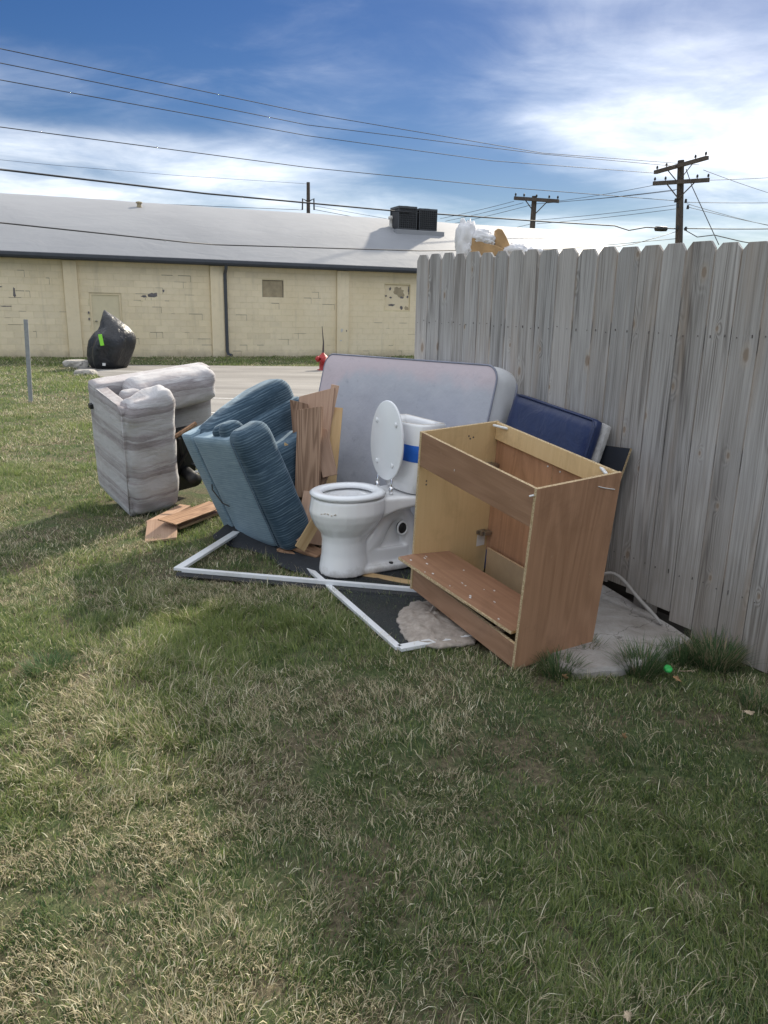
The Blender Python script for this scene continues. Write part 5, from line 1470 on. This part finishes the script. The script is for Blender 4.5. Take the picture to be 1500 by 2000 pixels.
def sample(n, x0, x1, y0, y1):
    return RNG.uniform(x0, x1, n), RNG.uniform(y0, y1, n)
def in_view(X, Y, m):
    dep = math.cos(PITCH) * Y + math.sin(PITCH) * CAM_H
    u = X / dep
    return (dep > 0.3) & (np.abs(u) < 0.5 + m)
def blades(X, Y, hmul, wmul, name, label):
    keep = np.ones(X.shape, bool)
    for e in EXCL: keep &= ~inside(e, X, Y)
    nearB = inside(meshB, X, Y); keep &= ~(nearB & (RNG.random(X.shape) < 0.93))
    X, Y = X[keep], Y[keep]
    n = len(X)
    # patches: straw, lush clumps, bare
    straw = fbm(X * 1.7 + 50, Y * 1.7 + 20, 4); lush = fbm(X * 1.1 + 90, Y * 1.1 + 70, 3); tuft = fbm(X * 5.5 + 10, Y * 5.5 + 33, 2)
    micro = fbm(X * 13 + 5, Y * 13 + 77, 2)
    dens = np.clip((micro - 0.30) * 4.0, 0.20, 1.0)
    keep = RNG.random(n) < dens
    X, Y, straw, lush, tuft, micro = (a[keep] for a in (X, Y, straw, lush, tuft, micro)); n = len(X)
    pstraw = np.clip((straw - 0.48) * 3.4 + 0.36, 0.14, 0.78) * np.clip(1.25 - (lush - 0.5) * 3.2, 0.25, 1.3)
    isst = RNG.random(n) < pstraw * 0.42
    h = (0.022 + 0.032 * np.clip((lush - 0.35) * 3, 0, 1) + 0.018 * np.clip((tuft - 0.5) * 4, 0, 1)) * RNG.uniform(0.55, 1.35, n) * hmul
    h = np.where(isst, h * RNG.uniform(0.7, 1.6, n) * np.where(RNG.random(n) < 0.03, 1.8, 1.0), h)
    wdt_ = np.clip(RNG.lognormal(-6.88, 0.34, n), 0.0005, 0.0026) * wmul * np.where(isst, 0.8, 1.0)
    base_ang = fbm(X * 1.3 + 3, Y * 1.3 + 8, 2) * 4 * math.pi + fbm(X * 6 + 3, Y * 6 + 8, 2) * 5
    ang = np.where(RNG.random(n) < 0.5, RNG.uniform(0, 2 * math.pi, n), base_ang + RNG.normal(0, 0.9, n))
    lean = np.clip(RNG.normal(0.62, 0.30, n), 0.05, 1.40); lean = np.where(isst, np.clip(RNG.normal(1.12, 0.26, n), 0.25, 1.52), lean)
    curl = RNG.uniform(-0.15, 0.42, n)
    dx, dy = np.cos(ang), np.sin(ang)
    z0 = zg_np(Y) + np.where(isst, RNG.uniform(0.000, 0.022, n), 0.0) * min(1.0, hmul)
    # three levels along the blade
    L = h
    a1_, a2_ = lean * 0.75, np.minimum(lean + curl, 1.62)
    p1 = np.stack([X + dx * np.sin(a1_) * L * .5, Y + dy * np.sin(a1_) * L * .5, z0 + np.cos(a1_) * L * .5], 1)
    p2 = p1 + np.stack([dx * np.sin(a2_) * L * .5, dy * np.sin(a2_) * L * .5, np.cos(a2_) * L * .5], 1)
    p2[:, 2] = np.maximum(p2[:, 2], z0 + 0.002)
    p0 = np.stack([X, Y, z0 - 0.004], 1)
    tw = ang + math.pi / 2 + RNG.normal(0, 0.5, n)
    sd = np.stack([np.cos(tw), np.sin(tw), RNG.normal(0, 0.25, n)], 1)
    V = np.empty((n, 5, 3))
    V[:, 0] = p0 - sd * wdt_[:, None]; V[:, 1] = p0 + sd * wdt_[:, None]
    V[:, 2] = p1 - sd * wdt_[:, None] * .85; V[:, 3] = p1 + sd * wdt_[:, None] * .85; V[:, 4] = p2
    # colours (species differ by patch; each blade its own tint)
    g1 = np.array([0.072, 0.130, 0.055]); g2 = np.array([0.26, 0.325, 0.09]); s1 = np.array([0.58, 0.515, 0.345]); s2 = np.array([0.36, 0.305, 0.20]); s3 = np.array([0.82, 0.77, 0.58])
    u = np.clip(RNG.normal(0.40, 0.34, n) + (lush - 0.5) * 1.0, 0, 1)[:, None]
    cg = g1 * (1 - u) + g2 * u
    q = RNG.random(n)[:, None]
    cs = np.where(q < 0.45, s2, np.where(q < 0.88, s1, s3)) * RNG.uniform(0.75, 1.15, n)[:, None]
    tip = np.clip(RNG.normal(0.1, 0.25, n), 0, 0.7)[:, None]
    c = np.where(isst[:, None], cs, cg)
    colv = np.empty((n, 5, 4)); colv[..., 3] = 1
    for k, f in enumerate((0, 0, .45, .45, 1.0)):
        colv[:, k, :3] = c * (1 - tip * f) + s1 * tip * f
    me = bpy.data.meshes.new(name)
    me.vertices.add(n * 5); me.vertices.foreach_set('co', V.reshape(-1))
    idx = np.arange(n)[:, None] * 5
    loops = np.concatenate([idx + np.array([[0, 1, 3, 2]]), idx + np.array([[2, 3, 4]])], 1).reshape(-1)
    me.loops.add(n * 7); me.loops.foreach_set('vertex_index', loops.astype(np.int32))
    me.polygons.add(n * 2)
    starts = (np.arange(n)[:, None] * 7 + np.array([[0, 4]])).reshape(-1)
    me.polygons.foreach_set('loop_start', starts.astype(np.int32))
    at = me.color_attributes.new('Col', 'FLOAT_COLOR', 'POINT'); at.data.foreach_set('color', colv.reshape(-1).astype(np.float32))
    me.update(calc_edges=True); me.validate()
    o = mobj(name, me, MT['grass'])
    return tag(o, label, 'grass', kind='stuff'), n
Xs, Ys = [], []
tot = 0
def zone(y0, y1, dens_, m, xl=-14, xr=14):
    area = (y1 - y0) * (xr - xl); X, Y = sample(int(area * dens_), xl, xr, y0, y1)
    k = in_view(X, Y, m); return X[k], Y[k]
for (y0, y1, dens_, hm, wm, nm) in ((0.75, 2.3, 74000, 0.84, 1.05, 'mown lawn grass mixed with straw in front of the pile'), (2.3, 4.2, 36000, 0.92, 1.2, 'mown lawn grass around the front of the junk pile'), (4.2, 7.5, 11000, 1.0, 1.5, 'mown lawn grass beside and under the junk pile'),
                                    (7.5, 13.0, 3400, 1.1, 2.7, 'sunlit lawn grass beside the striped recliner'), (13.0, 31.0, 800, 1.4, 5.5, 'far lawn grass along the warehouse wall')):
    wdx = 0.62 * y1 + 0.8
    X, Y = zone(y0, y1, dens_, 0.12, -wdx, min(wdx, 3.5 if y1 < 7.6 else 2.5))
    o, n = blades(X, Y, hm, wm, 'lawn_grass', nm); tot += n
print('grass blades', tot)

# taller clumps against the slab and fence
def clump(px, py, r, h, n, label, dz=0.0, dry=0.12):
    c = gnd(px, py, dz); V = []; Fc = []; Cl = []
    for i in range(n):
        a = random.uniform(0, 6.283); q = r * math.sqrt(random.random()) * 0.55
        bx, by = q * math.cos(a), q * math.sin(a); da = a + random.gauss(0, 0.7)
        ln_ = h * random.uniform(0.5, 1.15); le = random.uniform(0.15, 0.75); cu = random.uniform(0.2, 1.0); wv = random.uniform(0.0014, 0.0026)
        d1 = Vector((math.cos(da), math.sin(da), 0)); sd_ = Vector((-d1.y, d1.x, 0))
        p = Vector((bx, by, -0.01)); k0 = len(V); st_ = random.random() < dry
        colr = (0.36, 0.30, 0.19) if st_ else random.choice([(0.06, 0.115, 0.048), (0.085, 0.15, 0.06), (0.12, 0.18, 0.075)])
        for j in range(5):
            f = j / 4; wj = wv * (1 - f) ** 0.6
            V += [p - sd_ * wj, p + sd_ * wj]; Cl += [(*colr, 1)] * 2
            aa = le + cu * f; p = p + (d1 * math.sin(aa) + Vector((0, 0, math.cos(aa)))) * (ln_ / 4)
        for j in range(4): Fc.append((k0 + 2 * j, k0 + 2 * j + 1, k0 + 2 * j + 3, k0 + 2 * j + 2))
    me = bpy.data.meshes.new('grass_clump'); me.from_pydata(V, [], Fc)
    at = me.color_attributes.new('Col', 'FLOAT_COLOR', 'POINT'); at.data.foreach_set('color', np.array(Cl, np.float32).reshape(-1))
    o = mobj('grass_clump', me, MT['grass'], loc=c)
    tag(o, label, 'grass clump', 'tall grass clumps')
clump(1252, 1315, .13, .17, 520, 'dense dark grass clump at the near edge of the concrete slab')
clump(1395, 1300, .17, .18, 700, 'wide bushy grass clump against the fence foot', dry=0.3)
clump(1330, 1292, .12, .14, 360, 'low grass clump between the slab corner and the fence')
clump(1090, 1318, .12, .13, 360, 'grass clump growing along the vanity cabinet base')
clump(1480, 1385, .12, .11, 320, 'short grass clump in front of the fence beyond the wide one', dry=0.35)
clump(95, 1310, .16, .10, 420, 'bright sunlit grass tuft in the open lawn', dry=0.1)
clump(1145, 1275, .08, .12, 160, 'thin grass clump between the cabinet side and the slab', dry=0.3)
